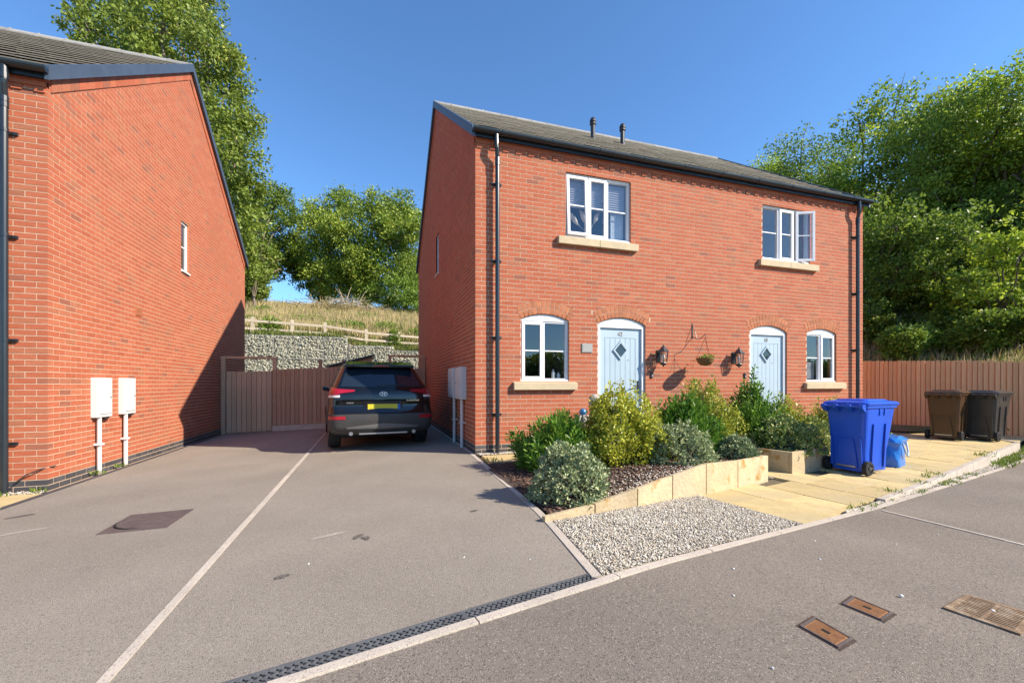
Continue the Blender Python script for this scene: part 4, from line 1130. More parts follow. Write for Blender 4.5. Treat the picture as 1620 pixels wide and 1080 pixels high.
# ------------------------------------------------------------------ shrubs
def shrub(name, label, u, v, z, rx, rz, nleaf, L, W, mat, style, group='shrubs in the front garden', flat=1.0, tilt=0, seed=0):
    o = empty(name, (u, v, z), label, 'shrub', group)
    rg = np.random.default_rng(seed + int(u * 100))
    mb = MB(); tips = []
    nst = 26 if style != 'ball' else 20
    for i in range(nst):
        a = rg.uniform(0, 6.283); r = math.sqrt(rg.random()) * .85
        h = rz * (1 - .55 * r * r) * rg.uniform(.7, 1.0)
        tip = Vector((r * rx * math.cos(a), r * rx * math.sin(a) * flat, h)); b = Vector((.12 * rx * math.cos(a), .12 * rx * math.sin(a), -.03))
        mid = (b + tip) / 2 + Vector((0, 0, -.06 * h)) + Vector((tip.x, tip.y, 0)) * .1
        mb.tube([b, mid, tip], [.011, .007, .003], 5); tips.append((b, mid, tip))
    mb.build('stems', mt['bark'], o, kind='stuff')
    if style == 'ball':        # dense dome: rosettes over the surface, seated in many small shoots
        ns = nleaf // 9; d = unit(rg.normal(size=(ns, 3))); d[:, 2] = np.abs(d[:, 2]) * 1.05 - .18
        bump_ = 1 + .13 * np.sin(d[:, 0] * 7 + seed) * np.cos(d[:, 1] * 6 + d[:, 2] * 5)
        c = d * np.array([rx, rx * flat, rz]) * (bump_ * rg.uniform(.78, 1.07, ns))[:, None]; c[:, 2] = np.maximum(c[:, 2] + .06, .01)
        cen = np.repeat(c, 9, 0) + rg.normal(0, L * .28, (ns * 9, 3)); dr = np.repeat(unit(c + 1e-4), 9, 0) * .9 + rg.normal(0, .75, (ns * 9, 3))
        tint = np.repeat(rg.random(ns) * .6, 9) + rg.random(ns * 9) * .4
    else:                      # upright shoots carrying leaves along their length
        nsh = 150 if style == 'shoots' else 120; per = nleaf // nsh; cs = []; ds = []; ts = []
        for i in range(nsh):
            a = rg.uniform(0, 6.283); r = rg.random() ** .6
            lob = 1 + .16 * math.sin(3 * a + seed) + .1 * math.sin(5 * a + 2 * seed)
            top = rz * (1 - .62 * r ** 2.2) * rg.uniform(.70, 1.17); sl_ = rg.uniform(.35, .75) * rz * .8
            tip = np.array([r * rx * lob * math.cos(a), r * rx * lob * math.sin(a) * flat, top]); out = np.array([tip[0] * .5, tip[1] * .5, rz * .9]); out /= np.linalg.norm(out)
            if style == 'bush': out = out + rg.normal(0, .35, 3); out /= np.linalg.norm(out)
            k = rg.random(per); k = k ** .8
            base = tip[None] - out[None] * (k * sl_)[:, None]
            base[:, 2] = np.maximum(base[:, 2], .015)
            rad = rg.normal(size=(per, 3)); cs.append(base + rad * .018); ds.append(unit(rad) * .8 + out * (.9 if style == 'shoots' else .45))
            tt = rg.random(); ts.append((tt * .45 + rg.random(per) * .55) % 1.0)
        # low skirt that hides the stems
        m = nleaf // 3; d = unit(rg.normal(size=(m, 3))); d[:, 2] = np.abs(d[:, 2]); c = d * np.array([rx * .82, rx * .82 * flat, rz * .72]) * rg.uniform(.75, 1, m)[:, None]; c[:, 2] = np.maximum(c[:, 2], .02)
        cs.append(c); ds.append(d + rg.normal(0, .6, (m, 3)) + np.array([0, 0, .5])); ts.append(rg.random(m))
        cen = np.concatenate(cs); dr = np.concatenate(ds); tint = np.concatenate(ts)
    V, F = leaf_quads(cen, dr, L, W, .2)
    link('foliage', np_mesh('foliage', V, F, tint, mat), o, kind='stuff')
    return o
shrub('glossy_shrub', 'dark glossy narrow-leaved shrub in front of the ground window of number 42', 2.38, 5.35, .03, .64, .68, 7000, .085, .02, mt['leaf_gloss'], 'shoots', seed=1)
shrub('hebe_shrub', 'rounded grey-green hebe at the driveway corner of the flower bed', 1.88, 3.95, .03, .37, .50, 9500, .038, .019, mt['leaf_hebe'], 'ball', seed=2)
shrub('variegated_shrub', 'tall yellow variegated shrub in front of door 42', 3.16, 5.08, .10, .60, .97, 12000, .045, .026, mt['leaf_yellow'], 'bush', seed=3)
shrub('hebe_shrub', 'domed grey-green hebe behind the slab wall, right of the tall yellow shrub', 3.80, 4.72, .14, .45, .48, 8500, .040, .020, mt['leaf_hebe'], 'ball', seed=4)
shrub('glossy_shrub', 'bright glossy green shrub under the hanging basket', 4.33, 5.28, .13, .58, .80, 7500, .075, .022, mt['leaf_gloss'], 'shoots', seed=5)
shrub('variegated_shrub', 'yellow variegated shrub below the hanging basket, left of door 43', 4.98, 5.60, .08, .54, 1.14, 8500, .045, .026, mt['leaf_yellow'], 'bush', seed=6)
shrub('hebe_shrub', 'small hebe spilling over the end of the slab wall', 4.72, 4.68, .14, .25, .26, 3000, .040, .020, mt['leaf_hebe'], 'ball', seed=7)
shrub('heather_shrub', 'wispy purple-brown sprigs on the corner of the slab wall', 4.93, 4.80, .14, .18, .26, 1500, .045, .007, mt['leaf_purple'], 'shoots', seed=8)
tall = shrub('glossy_shrub', 'dark glossy shrub with one tall sprig in front of door 43', 6.05, 5.65, .05, .56, 1.04, 7000, .08, .026, mt['leaf_gloss'], 'shoots', seed=9)
mb = MB(); mb.tube([(0, 0, .6), (.02, .01, 1.0), (.05, 0, 1.38)], [.008, .006, .003], 5); mb.build('sprig', mt['bark'], tall)
n = 46; k = RNG.random(n); c = np.stack([.05 * k ** 2, 0 * k, .95 + .45 * k], 1); V, F = leaf_quads(c, RNG.normal(size=(n, 3)) + np.array([0, 0, .5]), .085, .03); link('sprig_leaves', np_mesh('sprig_leaves', V, F, RNG.random(n), mt['leaf_gloss']), tall, kind='stuff')
shrub('variegated_shrub', 'small yellow variegated shrub at the right jamb of door 43', 7.05, 5.85, .02, .42, .90, 5000, .045, .025, mt['leaf_yellow'], 'bush', seed=10)
shrub('hebe_shrub', 'cream-flecked hebe filling the square stone planter', 6.08, 5.12, .14, .52, .48, 7500, .042, .022, mt['leaf_hebe2'], 'ball', seed=11)
shrub('hebe_shrub', 'cream-flecked hebe half hidden behind the blue bin', 7.30, 5.62, .0, .42, .55, 5000, .042, .022, mt['leaf_hebe2'], 'ball', seed=12)
shrub('variegated_shrub', 'yellow shrub peeping over the lid of the blue bin', 8.25, 5.95, .0, .36, .86, 3600, .045, .025, mt['leaf_yellow'], 'bush', seed=13)
shrub('hebe_shrub', 'small hebe to the right of the blue bin above the bag', 9.05, 5.85, .0, .34, .52, 3000, .042, .022, mt['leaf_hebe2'], 'ball', seed=14)

# garden ornaments between the shrubs
o = empty('garden_ornament', (3.22, 6.25, .01), 'weathered grey stone ornament with a blue ball on top', 'ornament')
mb = MB(); mb.lathe([(.10, 0), (.085, .06), (.10, .2), (.13, .36), (.12, .50), (.06, .62), (.05, .64)], (0, 0, 0), 12)
for k in range(7):
    a = k * .9; mb.tube([(.06 * math.cos(a), .06 * math.sin(a), .64), (.13 * math.cos(a), .13 * math.sin(a), .56), (.17 * math.cos(a), .17 * math.sin(a), .40)], [.03, .032, .012], 6)
mb.build('stone_body', mt['stone_orn'], o, smooth=False)
mb = MB(); mb.lathe([(.005, -.062), (.03, -.054), (.054, -.03), (.062, 0), (.054, .03), (.03, .054), (.005, .062)], (0, 0, .70), 14); mb.build('ball', mt['blue_ball'], o, smooth=True)
o = empty('garden_figure', (3.52, 6.42, .01), 'pale stone figure half hidden by the tall yellow shrub', 'ornament')
mb = MB(); mb.lathe([(.10, 0), (.11, .1), (.08, .45), (.10, .62), (.05, .72), (.085, .78), (.10, .86), (.085, .94), (.03, .98)], (0, 0, 0), 12); mb.build('stone_body', mt['stone_orn'], o, smooth=True)

# ------------------------------------------------------------------ wheelie bins and bag
def wheelie_bin(u, v, z, rz, col, label, sc=1.0):
    """local +x is the lid-handle side, wheels at -x"""
    o = empty('wheelie_bin', (u, v, z), label, 'bin', 'wheelie bins', rz=rz); o.scale = (sc, sc, sc)
    m = mt[col]; W0, W1 = .235, .275
    def ring(x0, x1, hw, z_, r=.05):
        P = []
        for cx, cy, a0 in ((x1 - r, hw - r, 0), (x0 + r, hw - r, 90), (x0 + r, -hw + r, 180), (x1 - r, -hw + r, 270)):
            for k in range(4): a = math.radians(a0 + k * 30); P.append((cx + r * math.cos(a), cy + r * math.sin(a), z_))
        return P
    mb = MB()
    lev = [(.0, .52, .20, .04), (.005, .53, .225, .055), (.0, .535, .23, .30), (-.015, .60, .25, .62), (-.035, .655, .272, .94), (-.055, .685, .29, .945), (-.055, .69, .29, .985)]
    R = [ring(a, b, h, z_) for a, b, h, z_ in lev]; mb.grid(R, closed=True); mb.add(R[0], [tuple(range(15, -1, -1))]); mb.add(R[-1], [tuple(range(16))])
    body = mb.build('bin_body', m, o, smooth=False)
    mb = MB()   # moulded ribs and the wheel recess panel on the rear face, panels on the sides
    mb.prism([(-.004, -.15, .10), (-.004, .15, .10), (-.012, .10, .50), (-.012, -.10, .50)], (-.012, 0, 0))
    for y in (-.19, .19): mb.prism([(-.002, y - .022, .1), (-.002, y + .022, .1), (-.02, y + .012, .52), (-.02, y - .012, .52)], (-.014, 0, 0))
    for s in (-1, 1):
        for x in (.14, .42): mb.prism([(x, s * .232, .10), (x + .04, s * .232, .10), (x + .04, s * .262, .72), (x + .0, s * .262, .72)], (0, s * .012, 0))
        for x in (.27, .38): mb.box(x, x + .018, s * .272 - .008, s * .272 + .010, .84, .935)
    mb.build('ribs', m, body)
    mb = MB()
    P = [ring(-.075, .715, .305, .986, .06), ring(-.075, .72, .308, 1.012, .06), ring(-.045, .69, .285, 1.03, .06), ring(.06, .60, .22, 1.045, .06), ring(.08, .58, .20, 1.062, .06)]
    mb.grid(P, closed=True); mb.add(P[-1], [tuple(range(16))]); mb.add(P[0], [tuple(range(15, -1, -1))])
    mb.tube([(.715, -.22, 1.0), (.755, -.19, .985), (.755, .19, .985), (.715, .22, 1.0)], .016, 8)
    lid = mb.build('lid', m, o, smooth=False)
    mb = MB()   # rear handle bar with hinge lugs
    mb.tube([(-.11, -.27, .965), (-.11, .27, .965)], .017, 8)
    for y in (-.25, -.09, .09, .25): mb.prism([(-.055, y - .03, .88), (-.055, y - .03, 1.0), (-.13, y - .03, .99), (-.13, y - .03, .945)], (0, .06, 0))
    mb.build('handle', m, o)
    mb = MB(); mb.tube([(.02, -.25, .10), (.02, .25, .10)], .012, 8); mb.box(-.03, -.022, -.13, .13, .095, .115); mb.build('axle', mt['alloy'], o)
    for s in (-1, 1):
        wo = MB(); prof = [(.06, -.028), (.092, -.028), (.10, -.02), (.10, .02), (.092, .028), (.06, .028)]
        P = [[(.02 + r * math.cos(a), s * .262 + t, .10 + r * math.sin(a)) for a in lin(0, 2 * math.pi, 25)[:-1]] for r, t in prof]
        wo.grid(P, closed=True); wh = wo.build('wheel', mt['rubber'], o, smooth=False)
        hb_ = MB()
        for t in (-.02, .02): hb_.add([(.02 + .062 * math.cos(a), s * .262 + t, .10 + .062 * math.sin(a)) for a in lin(0, 2 * math.pi, 17)[:-1]], [tuple(range(16))])
        hb_.tube([(.02, s * .262 - .03, .10), (.02, s * .262 + .03, .10)], .022, 10)
        for k in range(5):
            a = k * 1.2566; hb_.tube([(.02, s * .262 + .021 * s, .10), (.02 + .058 * math.cos(a), s * .262 + .021 * s, .10 + .058 * math.sin(a))], .008, 5)
        hb_.build('hub', mt['car_plastic'], wh)
    return o
wheelie_bin(6.47, 4.43, paving_z(6.7, 4.4) + .004, math.radians(4), 'bin_blue', 'bright blue wheelie bin standing on the paving beside the stone planter', .985)
wheelie_bin(11.68, 6.0, paving_z(11.8, 6) + .004, math.radians(14), 'bin_brown', 'brown wheelie bin in front of the fence, left of the black bin')
wheelie_bin(12.32, 5.72, paving_z(12.6, 5.7) + .004, math.radians(6), 'bin_black', 'black wheelie bin in front of the fence, right of the brown bin')

bag = empty('carrier_bag', (7.72, 4.60, paving_z(7.6, 4.6)), 'blue woven plastic carrier bag standing right of the blue bin', 'bag', rz=math.radians(20)); bag.scale = (1.14, 1.14, 1.1)
P = []; rg = np.random.default_rng(4)
for i, z in enumerate(lin(0, .36, 9)):
    row = []
    for k in range(28):
        a = 2 * math.pi * k / 28; sx_, sy_ = .20 + .015 * math.sin(z * 14), .11
        c_, s_ = math.cos(a), math.sin(a)
        x = sx_ * math.copysign(abs(c_) ** .5, c_); y = sy_ * math.copysign(abs(s_) ** .6, s_)
        j = .012 * math.sin(a * 5 + z * 21) + rg.normal(0, .005)
        fl_ = 1 + (.25 if z > .3 else 0) * (z - .3) / .06
        row.append((x * (1 + j * 3) * fl_, y * (1 + j * 5) * fl_, z + (.02 * math.sin(a * 3) if z > .1 else 0)))
    P.append(row)
mb = MB(); mb.grid(P, closed=True); mb.add(P[0], [tuple(range(27, -1, -1))])
top = [(x * .9, y * .6, z + .035 + .015 * math.sin(i)) for i, (x, y, z) in enumerate(P[-1])]; mb.grid([P[-1], top], closed=True); mb.add(top, [tuple(range(28))])
mb.prism([(.18, -.1, .345), (.34, -.06, .33), (.33, .05, .36), (.16, .09, .375)], (0, 0, .012))
mb.build('bag_body', mt['bag'], bag, smooth=True)
mb = MB(); mb.tube([(-.11, -.125, .33), (-.08, -.15, .20), (.0, -.16, .15), (.07, -.15, .20), (.10, -.125, .33)], .010, 6); mb.build('strap', mt['bag_strap'], bag, smooth=True)

# ------------------------------------------------------------------ covers in the ground
def cover_quad(name, label, cat, pts, mat, inner=None, group=None, lift=.010):
    cx = sum(p[0] for p in pts) / 4; cy = sum(p[1] for p in pts) / 4; cz = G(cx, cy)
    o = empty(name, (cx, cy, cz), label, cat, group)
    def q(a, b):   # bilinear in the quad
        p0, p1, p2, p3 = [Vector((*p, G(*p))) for p in pts]
        r = (p0 * (1 - a) + p1 * a) * (1 - b) + (p3 * (1 - a) + p2 * a) * b
        return r - Vector((cx, cy, cz))
    return o, q
def slab_from(q, a0, a1, b0, b1, z0, z1):
    P = [q(a0, b0), q(a1, b0), q(a1, b1), q(a0, b1)]
    vs = [(p.x, p.y, p.z + z1) for p in P] + [(p.x, p.y, p.z + z0) for p in P]
    return vs, [(0, 1, 2, 3), (1, 0, 4, 5), (2, 1, 5, 6), (3, 2, 6, 7), (0, 3, 7, 4)]
def ccw(p):
    a = sum(p[i][0] * p[(i + 1) % 4][1] - p[(i + 1) % 4][0] * p[i][1] for i in range(4)); return p if a > 0 else p[::-1]
mp = ccw([(-2.21, 4.57), (-2.22, 5.16), (-1.69, 5.14), (-1.70, 4.54)])
o, q = cover_quad('manhole_cover', 'dark iron manhole cover, a disc in a square frame, on the left driveway', 'manhole cover', mp, None)
mb = MB(); mb.add(*slab_from(q, 0, 1, 0, 1, -.03, .008)); mb.build('cover_frame', mt['iron'], o)
mb = MB(); c = q(.5, .5); mb.lathe([(.225, .0), (.225, .011), (.222, .012), (.0, .012)], (c.x, c.y, c.z), 40)
for i in range(9):
    for j in range(9):
        x, y = (i - 4) * .045, (j - 4) * .045
        if x * x + y * y < .04: mb.box(c.x + x - .014, c.x + x + .014, c.y + y - .014, c.y + y + .014, c.z + .012, c.z + .0155)
mb.build('cover_disc', mt['iron'], o)
mb = MB(); P = [[(c.x + r * math.cos(a), c.y + r * math.sin(a), c.z + z) for a in lin(0, 2 * math.pi, 41)[:-1]] for r, z in ((.225, .0085), (.238, .0085))]; mb.grid(P, closed=True); mb.build('gap_ring', mt['black'], o)
for pts, l in (([(1.975, 1.555), (2.115, 1.595), (2.10, 1.425), (1.975, 1.395)], 'rusty rectangular stop-tap cover nearest the drain end in the road'),
               ([(2.43, 1.67), (2.57, 1.715), (2.58, 1.55), (2.45, 1.515)], 'rusty rectangular cover sunk in the road beside the large grate')):
    o, q = cover_quad('tap_cover', l, 'utility cover', ccw(pts), None, group='small rusty covers in the road')
    mb = MB(); 
    mb.add(*slab_from(q, -.14, 1.14, -.16, 1.16, -.03, .0045)); mb.build('dark_ring', mt['soil'], o); mb = MB()  # dark ring around the frame, in place of a sunken edge
    for a0, a1, b0, b1 in ((-.07, 1.07, -.07, 0), (-.07, 1.07, 1, 1.07), (-.07, 0, 0, 1), (1, 1.07, 0, 1)): mb.add(*slab_from(q, a0, a1, b0, b1, -.03, .010))
    mb.build('cover_frame', mt['iron'], o)
    mb = MB(); mb.add(*slab_from(q, .02, .98, .02, .98, -.03, .006)); mb.build('lid', mt['rust'], o)
    mb = MB()
    for i in range(14): mb.add(*slab_from(q, .04 + i * .067, .04 + i * .067 + .035, .06, .94, .004, .0085))
    mb.build('tread', mt['rust'], o, kind='stuff')
    mb = MB(); mb.add(*slab_from(q, .42, .58, .38, .62, .0, .0095)); mb.build('keyhole', mt['black'], o)
gp = ccw([(2.95, 1.50), (3.28, 1.57), (3.34, 1.34), (2.99, 1.25)])
o, q = cover_quad('gully_grate', 'large dirty rusted gully grate in the road, bigger than the two covers', 'drain grate', gp, None)
mb = MB()
for a0, a1, b0, b1 in ((-.04, 1.04, -.05, .05), (-.04, 1.04, .95, 1.05), (-.04, .04, .05, .95), (.96, 1.04, .05, .95)): mb.add(*slab_from(q, a0, a1, b0, b1, -.03, .012))
mb.build('grate_frame', mt['rust_grate'], o)
mb = MB(); mb.add(*slab_from(q, .0, 1, .0, 1, -.03, -.006)); mb.build('silt', mt['soil'], o)
for i in range(12):
    mb = MB(); a = .06 + i * .076; mb.add(*slab_from(q, a, a + .045, .05, .95, -.01, .011)); mb.build('grate_bar', mt['rust_grate'], o)
mb = MB(); mb.add(*slab_from(q, .04, .96, .47, .53, -.01, .012)); mb.build('cross_bar', mt['rust_grate'], o)
litter = [(3.17, 1.42), (2.86, 1.66), (2.95, 2.2), (3.9, 2.3), (2.2, 2.2), (1.0, 2.7), (1.55, 1.35), (.6, 2.9), (4.6, 2.4), (3.3, 2.5), (-.4, 3.2), (1.9, 1.9)]
for i, (u, v) in enumerate(litter[:2]):
    V, F, t = stones(np.array([(0, 0, .008)]), np.array([.018]), .5)
    o = link('pebble', np_mesh('pebble', V, F, t, mt['litter']), loc=(u, v, G(u, v) + .004)); tagit(o, ('white pebble lying on the large gully grate', 'white pebble on the road just behind the large grate')[i], 'pebble')
cc = np.array([(u, v, G(u, v) + .006) for u, v in litter[2:]] + [(RNG.uniform(-3, 6), 0, 0) for _ in range(0)]); V, F, t = stones(cc, np.full(len(cc), .009), .6)
o = link('grit', np_mesh('grit', V, F, t, mt['litter']), kind='stuff'); o['label'] = 'specks of pale grit on the tarmac'

# ------------------------------------------------------------------ fences
def board_fence(name, label, a, b, h, mat, wd=.125, group=None, gravel=False, posts=True, cat='fence', topf=None, gz=None, over=.0):
    """featheredge boards from a to b (u, v); face towards the left side of a->b"""
    o = empty(name, (a[0], a[1], 0), label, cat, group)
    L = math.dist(a, b); d = ((b[0] - a[0]) / L, (b[1] - a[1]) / L); ang = math.atan2(d[1], d[0]); n = round(L / wd); wd = L / n
    zf = gz or (lambda s: G(a[0] + d[0] * s, a[1] + d[1] * s))
    g0 = .16 if gravel else .03
    cache = {}
    for i in range(n):
        s = i * wd; hh = (topf(s) if topf else h) + random.uniform(-.008, .008)
        mb = MB(); x0, x1 = .010, wd - .010
        mb.add([(x0, -.036, g0), (x1, -.02, g0), (x1, 0, g0), (x0, 0, g0), (x0, -.036, hh), (x1, -.02, hh), (x1, 0, hh), (x0, 0, hh)],
               [(0, 3, 2, 1), (4, 5, 6, 7), (0, 1, 5, 4), (1, 2, 6, 5), (2, 3, 7, 6), (3, 0, 4, 7)], random.random())
        mb.build('board', mat, o, loc=(d[0] * s, d[1] * s, zf(s)), rot=(random.uniform(-.004, .004), random.uniform(-.003, .003), ang))
    mb = MB(); mb.prism([(0, .001, zf(0) + g0), (L, .001, zf(L) + g0), (L, .001, zf(L) + (topf(L) if topf else h) - .03), (0, .001, zf(0) + (topf(0) if topf else h) - .03)], (0, .012, 0)); mb.build('added_backing', mat, o, rot=(0, 0, ang))  # added hidden sheet closing the gaps, so the grooves between boards fall into shade
    for k, zr in enumerate((.35, h * .55, h - .25)):
        mb = MB(); mb.add([(0, .014, zf(0) + zr), (L, .014, zf(L) + zr), (L, .05, zf(L) + zr), (0, .05, zf(0) + zr), (0, .014, zf(0) + zr + .08), (L, .014, zf(L) + zr + .08), (L, .05, zf(L) + zr + .08), (0, .05, zf(0) + zr + .08)],
                          [(0, 3, 2, 1), (4, 5, 6, 7), (0, 1, 5, 4), (1, 2, 6, 5), (2, 3, 7, 6), (3, 0, 4, 7)])
        mb.build('rail', mat, o, rot=(0, 0, ang))
    if posts:
        s = 0
        while s < L + .1:
            mb = MB(); mb.box(-.04, .04, .05, .13, -.1, h - .05); mb.build('post', mat, o, loc=(d[0] * s, d[1] * s, zf(s)), rot=(0, 0, ang)); s += 1.83
    if gravel:
        mb = MB(); mb.add([(0, -.03, zf(0)), (L, -.03, zf(L)), (L, .01, zf(L)), (0, .01, zf(0)), (0, -.03, zf(0) + .15), (L, -.03, zf(L) + .15), (L, .01, zf(L) + .15), (0, .01, zf(0) + .15)],
                          [(0, 3, 2, 1), (4, 5, 6, 7), (0, 1, 5, 4), (1, 2, 6, 5), (2, 3, 7, 6), (3, 0, 4, 7)]); mb.build('gravel_board', mt['rail'], o, rot=(0, 0, ang))
    return o
BV = 13.35
board_fence('garden_gate', 'grey weathered board gate against the left house wall', (-3.66, BV), (-2.58, BV - .02), 1.66, mt['gate_grey'], .115, posts=False, cat='gate')
board_fence('board_fence', 'brown board fence across the back of the driveway behind the car', (-2.57, BV), (1.0, BV), 1.72, mt['fence_grey'], .11, gravel=True, topf=lambda s: 1.70 + .02 * s)
board_fence('garden_gate', 'dark board gate behind the car against the right house', (1.03, BV + .3), (1.60, BV + .3), 1.66, mt['fence_grey'], .115, posts=False, cat='gate')
for nm, u0, u1, v, l, m1 in (('gate_frame', -3.74, -2.52, BV + .03, 'timber frame standing over the grey gate at the left house', 'gate_grey'), ('gate_frame', .55, 1.57, BV + .45, 'dark timber frame standing over the gate beside the right house', 'fence_grey')):
    o = empty(nm, (u0, v, G(u0, v)), l, 'gate frame', 'gate frames'); W = u1 - u0; H = 2.02
    for x in (0, W): mb = MB(); mb.box(x - .045, x + .045, -.045, .045, -.1, H); mb.build('post', mt[m1], o)
    mb = MB(); mb.box(-.06, W + .06, -.04, .04, H + .001, H + .06); mb.build('top_bar', mt[m1], o)
sh = empty('garden_shed', (-1.3, 15.2, 0), 'small brown shed with a sloping roof behind the back fence', 'shed')
mb = MB(); mb.prism([(0, 0, 0), (1.34, 0, 0), (1.34, 0, 2.06), (0, 0, 1.70)], (0, 1.5, 0)); mb.build('shed_wall', mt['fence_grey'], sh)
mb = MB(); mb.prism([(-.10, -.1, 1.69), (1.42, -.1, 2.10), (1.42, -.1, 2.16), (-.10, -.1, 1.75)], (0, 1.7, 0)); mb.build('shed_roof', mt['dark_metal'], sh)
mb = MB(); mb.box(-.30, -.20, -.05, .05, 0, 1.95); mb.build('corner_post', mt['fence_grey'], sh)
FA = (12.9, 9.15); FB = (14.85, 4.2)
board_fence('board_fence', 'reddish brown featheredge fence behind the brown and black bins', FA, FB, 1.76, mt['fence_warm'], .092, gz=lambda s: lerp([(0, .06), (2.6, -.02), (4.2, -.12), (5.4, -.15)], s))
# dirt bank at the foot of that fence
n = 12; mb = MB(); P = []
for i in range(n + 1):
    s = 1.2 * i / n; x = FA[0] - .1 + .38 * s * 1.3 + .02; y = FA[1] - .9 - s * 1.0
    P.append([(x - .75 + .5 * s, y - .3, -.02), (x - .40 + .25 * s, y - .15, .07 + .02 * math.sin(i)), (x - .02, y, .10)])
mb.grid(P); o = mb.build('dirt_bank', mt['earth'], smooth=True); o['kind'] = 'structure'

# ------------------------------------------------------------------ gabion wall, rail fence, bank
gab = empty('gabion_wall', (-8, 21, 0), 'grey stone-filled gabion retaining wall stepping down behind the back fence', 'wall')
def gabion(u0, ncol, top, rows):
    for r in range(rows):
        for c in range(ncol):
            x0 = u0 + c * 1.0 + 8; z1 = top - r * 1.0; z0 = z1 - .985
            mb = MB(); mb.box(x0 + .02, x0 + .97, .09, .9, z0, z1 - .05)
            b = mb.build('gabion_basket', mt['gabion_core'], gab)
            pts = []
            for i in range(14):
                for j in range(16): pts.append((x0 + .03 + (i + (j % 2) * .5) * .068 + RNG.uniform(-.03, .03), .07 + RNG.uniform(-.025, .03), z0 + .03 + j * .062 + RNG.uniform(-.02, .02)))
            if r == 0:
                for i in range(10):
                    for j in range(3): pts.append((x0 + .05 + i * .1, .14 + j * .1, z1 - .04 + RNG.uniform(-.02, .02)))
            V, F, t = stones(np.array(pts), RNG.uniform(.05, .085, len(pts)), .6)
            link('stone_fill', np_mesh('stone_fill', V, F, t, mt['gabion']), b, kind='stuff')
            mb = MB()
            for q in ((x0, z0, x0, z1), (x0, z1, x0 + 1, z1), (x0, z0, x0 + 1, z0)): mb.tube([(q[0], 0, q[1]), (q[2], 0, q[3])], .008, 4)
            for i in range(1, 5): mb.tube([(x0 + i * .2, -.004, z0), (x0 + i * .2, -.004, z1)], .003, 3)
            mb.build('wire_mesh', mt['wire'], b)
gabion(-8, 7, 3.27, 3); gabion(-.99, 2, 2.92, 3); gabion(1.02, 4, 2.72, 3)
rf = empty('rail_fence', (0, 22, 0), 'pale timber post and rail fence on top of the bank above the gabion wall', 'fence')
posts = [(-8.9, 4.35, 22.0), (-7.0, 4.30, 22.0), (-5.02, 4.16, 22), (-3.42, 4.10, 22), (-2.04, 4.05, 22), (-.22, 3.80, 22), (1.30, 3.72, 22), (3.0, 3.65, 22), (4.7, 3.6, 22)]
for (u, zt, v) in posts:
    mb = MB(); mb.box(-.065, .065, -.05, .05, -1.3, 0); mb.build('post', mt['rail'], rf, loc=(u, 0, zt), rot=(0, random.uniform(-.03, .03), 0))
for (a, b) in zip(posts, posts[1:]):
    for dz in (-.18, -.52):
        mb = MB(); L = b[0] - a[0]; mb.prism([(0, -.06, -.05), (0, -.06, .05), (0, -.02, .05), (0, -.02, -.05)], (L, 0, b[1] - a[1] + random.uniform(-.03, .03))); mb.build('rail', mt['rail'], rf, loc=(a[0], 0, a[1] + dz))
def blades(name, n, uf, vf, mat, h, w, label, zoff=0, bend=.35):
    u = uf(n); v = vf(n)
    if zoff < 0: k = (u - 12.9) * .93 + (v - 9.15) * .366 > .25; u, v = u[k], v[k]; n = len(u)
    c = np.array([(a, b, GH(a, b) + zoff) for a, b in zip(u, v)])
    d = np.stack([RNG.normal(.12, bend, n), RNG.normal(0, bend, n), np.full(n, 1.0)], 1)
    V, F = leaf_quads(c, d, h, w, .05)
    o = link(name, np_mesh(name, V, F, RNG.random(n), mat), kind='stuff'); o['label'] = label
    return o
blades('dry_grass', 34000, lambda n: RNG.uniform(-10.5, 7, n), lambda n: 22.3 + 13 * RNG.random(n) ** 1.1, mt['straw'], .55, .03, 'dry straw-coloured grass covering the bank behind the houses')
blades('green_grass', 11000, lambda n: RNG.uniform(-10.5, 7, n), lambda n: 21.35 + 5 * RNG.random(n) ** 1.6, mt['grass'], .30, .04, 'green grass among the posts of the rail fence')
for (u, v, r, h) in ((-5.8, 25.5, .9, .4), (-3.2, 26.5, 1.2, .4), (-1.8, 24.2, .9, .45), (-.2, 29.0, 1.1, .4), (-6.2, 29.5, .8, .5), (2.4, 23.5, .8, .5), (-4.35, 22.3, .55, .8), (-8.3, 22.6, .9, 1.1), (1.1, 22.1, .35, .9), (-.9, 24.2, .9, .5), (.8, 24.5, 1.0, .5)):
    n = 900; d = unit(RNG.normal(size=(n, 3))); d[:, 2] = np.abs(d[:, 2]); c = d * np.array([r, r, h]) * RNG.uniform(.5, 1, n)[:, None]
    V, F = leaf_quads(c, d + RNG.normal(0, .6, (n, 3)), .12, .06)
    o = link('weed_clump', np_mesh('weed_clump', V, F, RNG.random(n), mt['leaf_bush']), loc=(u, v, GH(u, v)), kind='stuff'); o['label'] = 'green weed clump among the dry grass on the bank'
# bank beyond the right-hand fence
blades('dry_grass', 26000, lambda n: RNG.uniform(13.2, 27, n), lambda n: RNG.uniform(5, 20, n), mt['straw'], .62, .04, 'dry grass and seed heads on the bank beyond the bin fence', zoff=-.01)
blades('undergrowth', 9000, lambda n: RNG.uniform(13.4, 22, n), lambda n: RNG.uniform(5, 16, n), mt['weed'], .5, .12, 'green nettles and brambles on the bank beyond the bin fence', bend=.7, zoff=-.01)

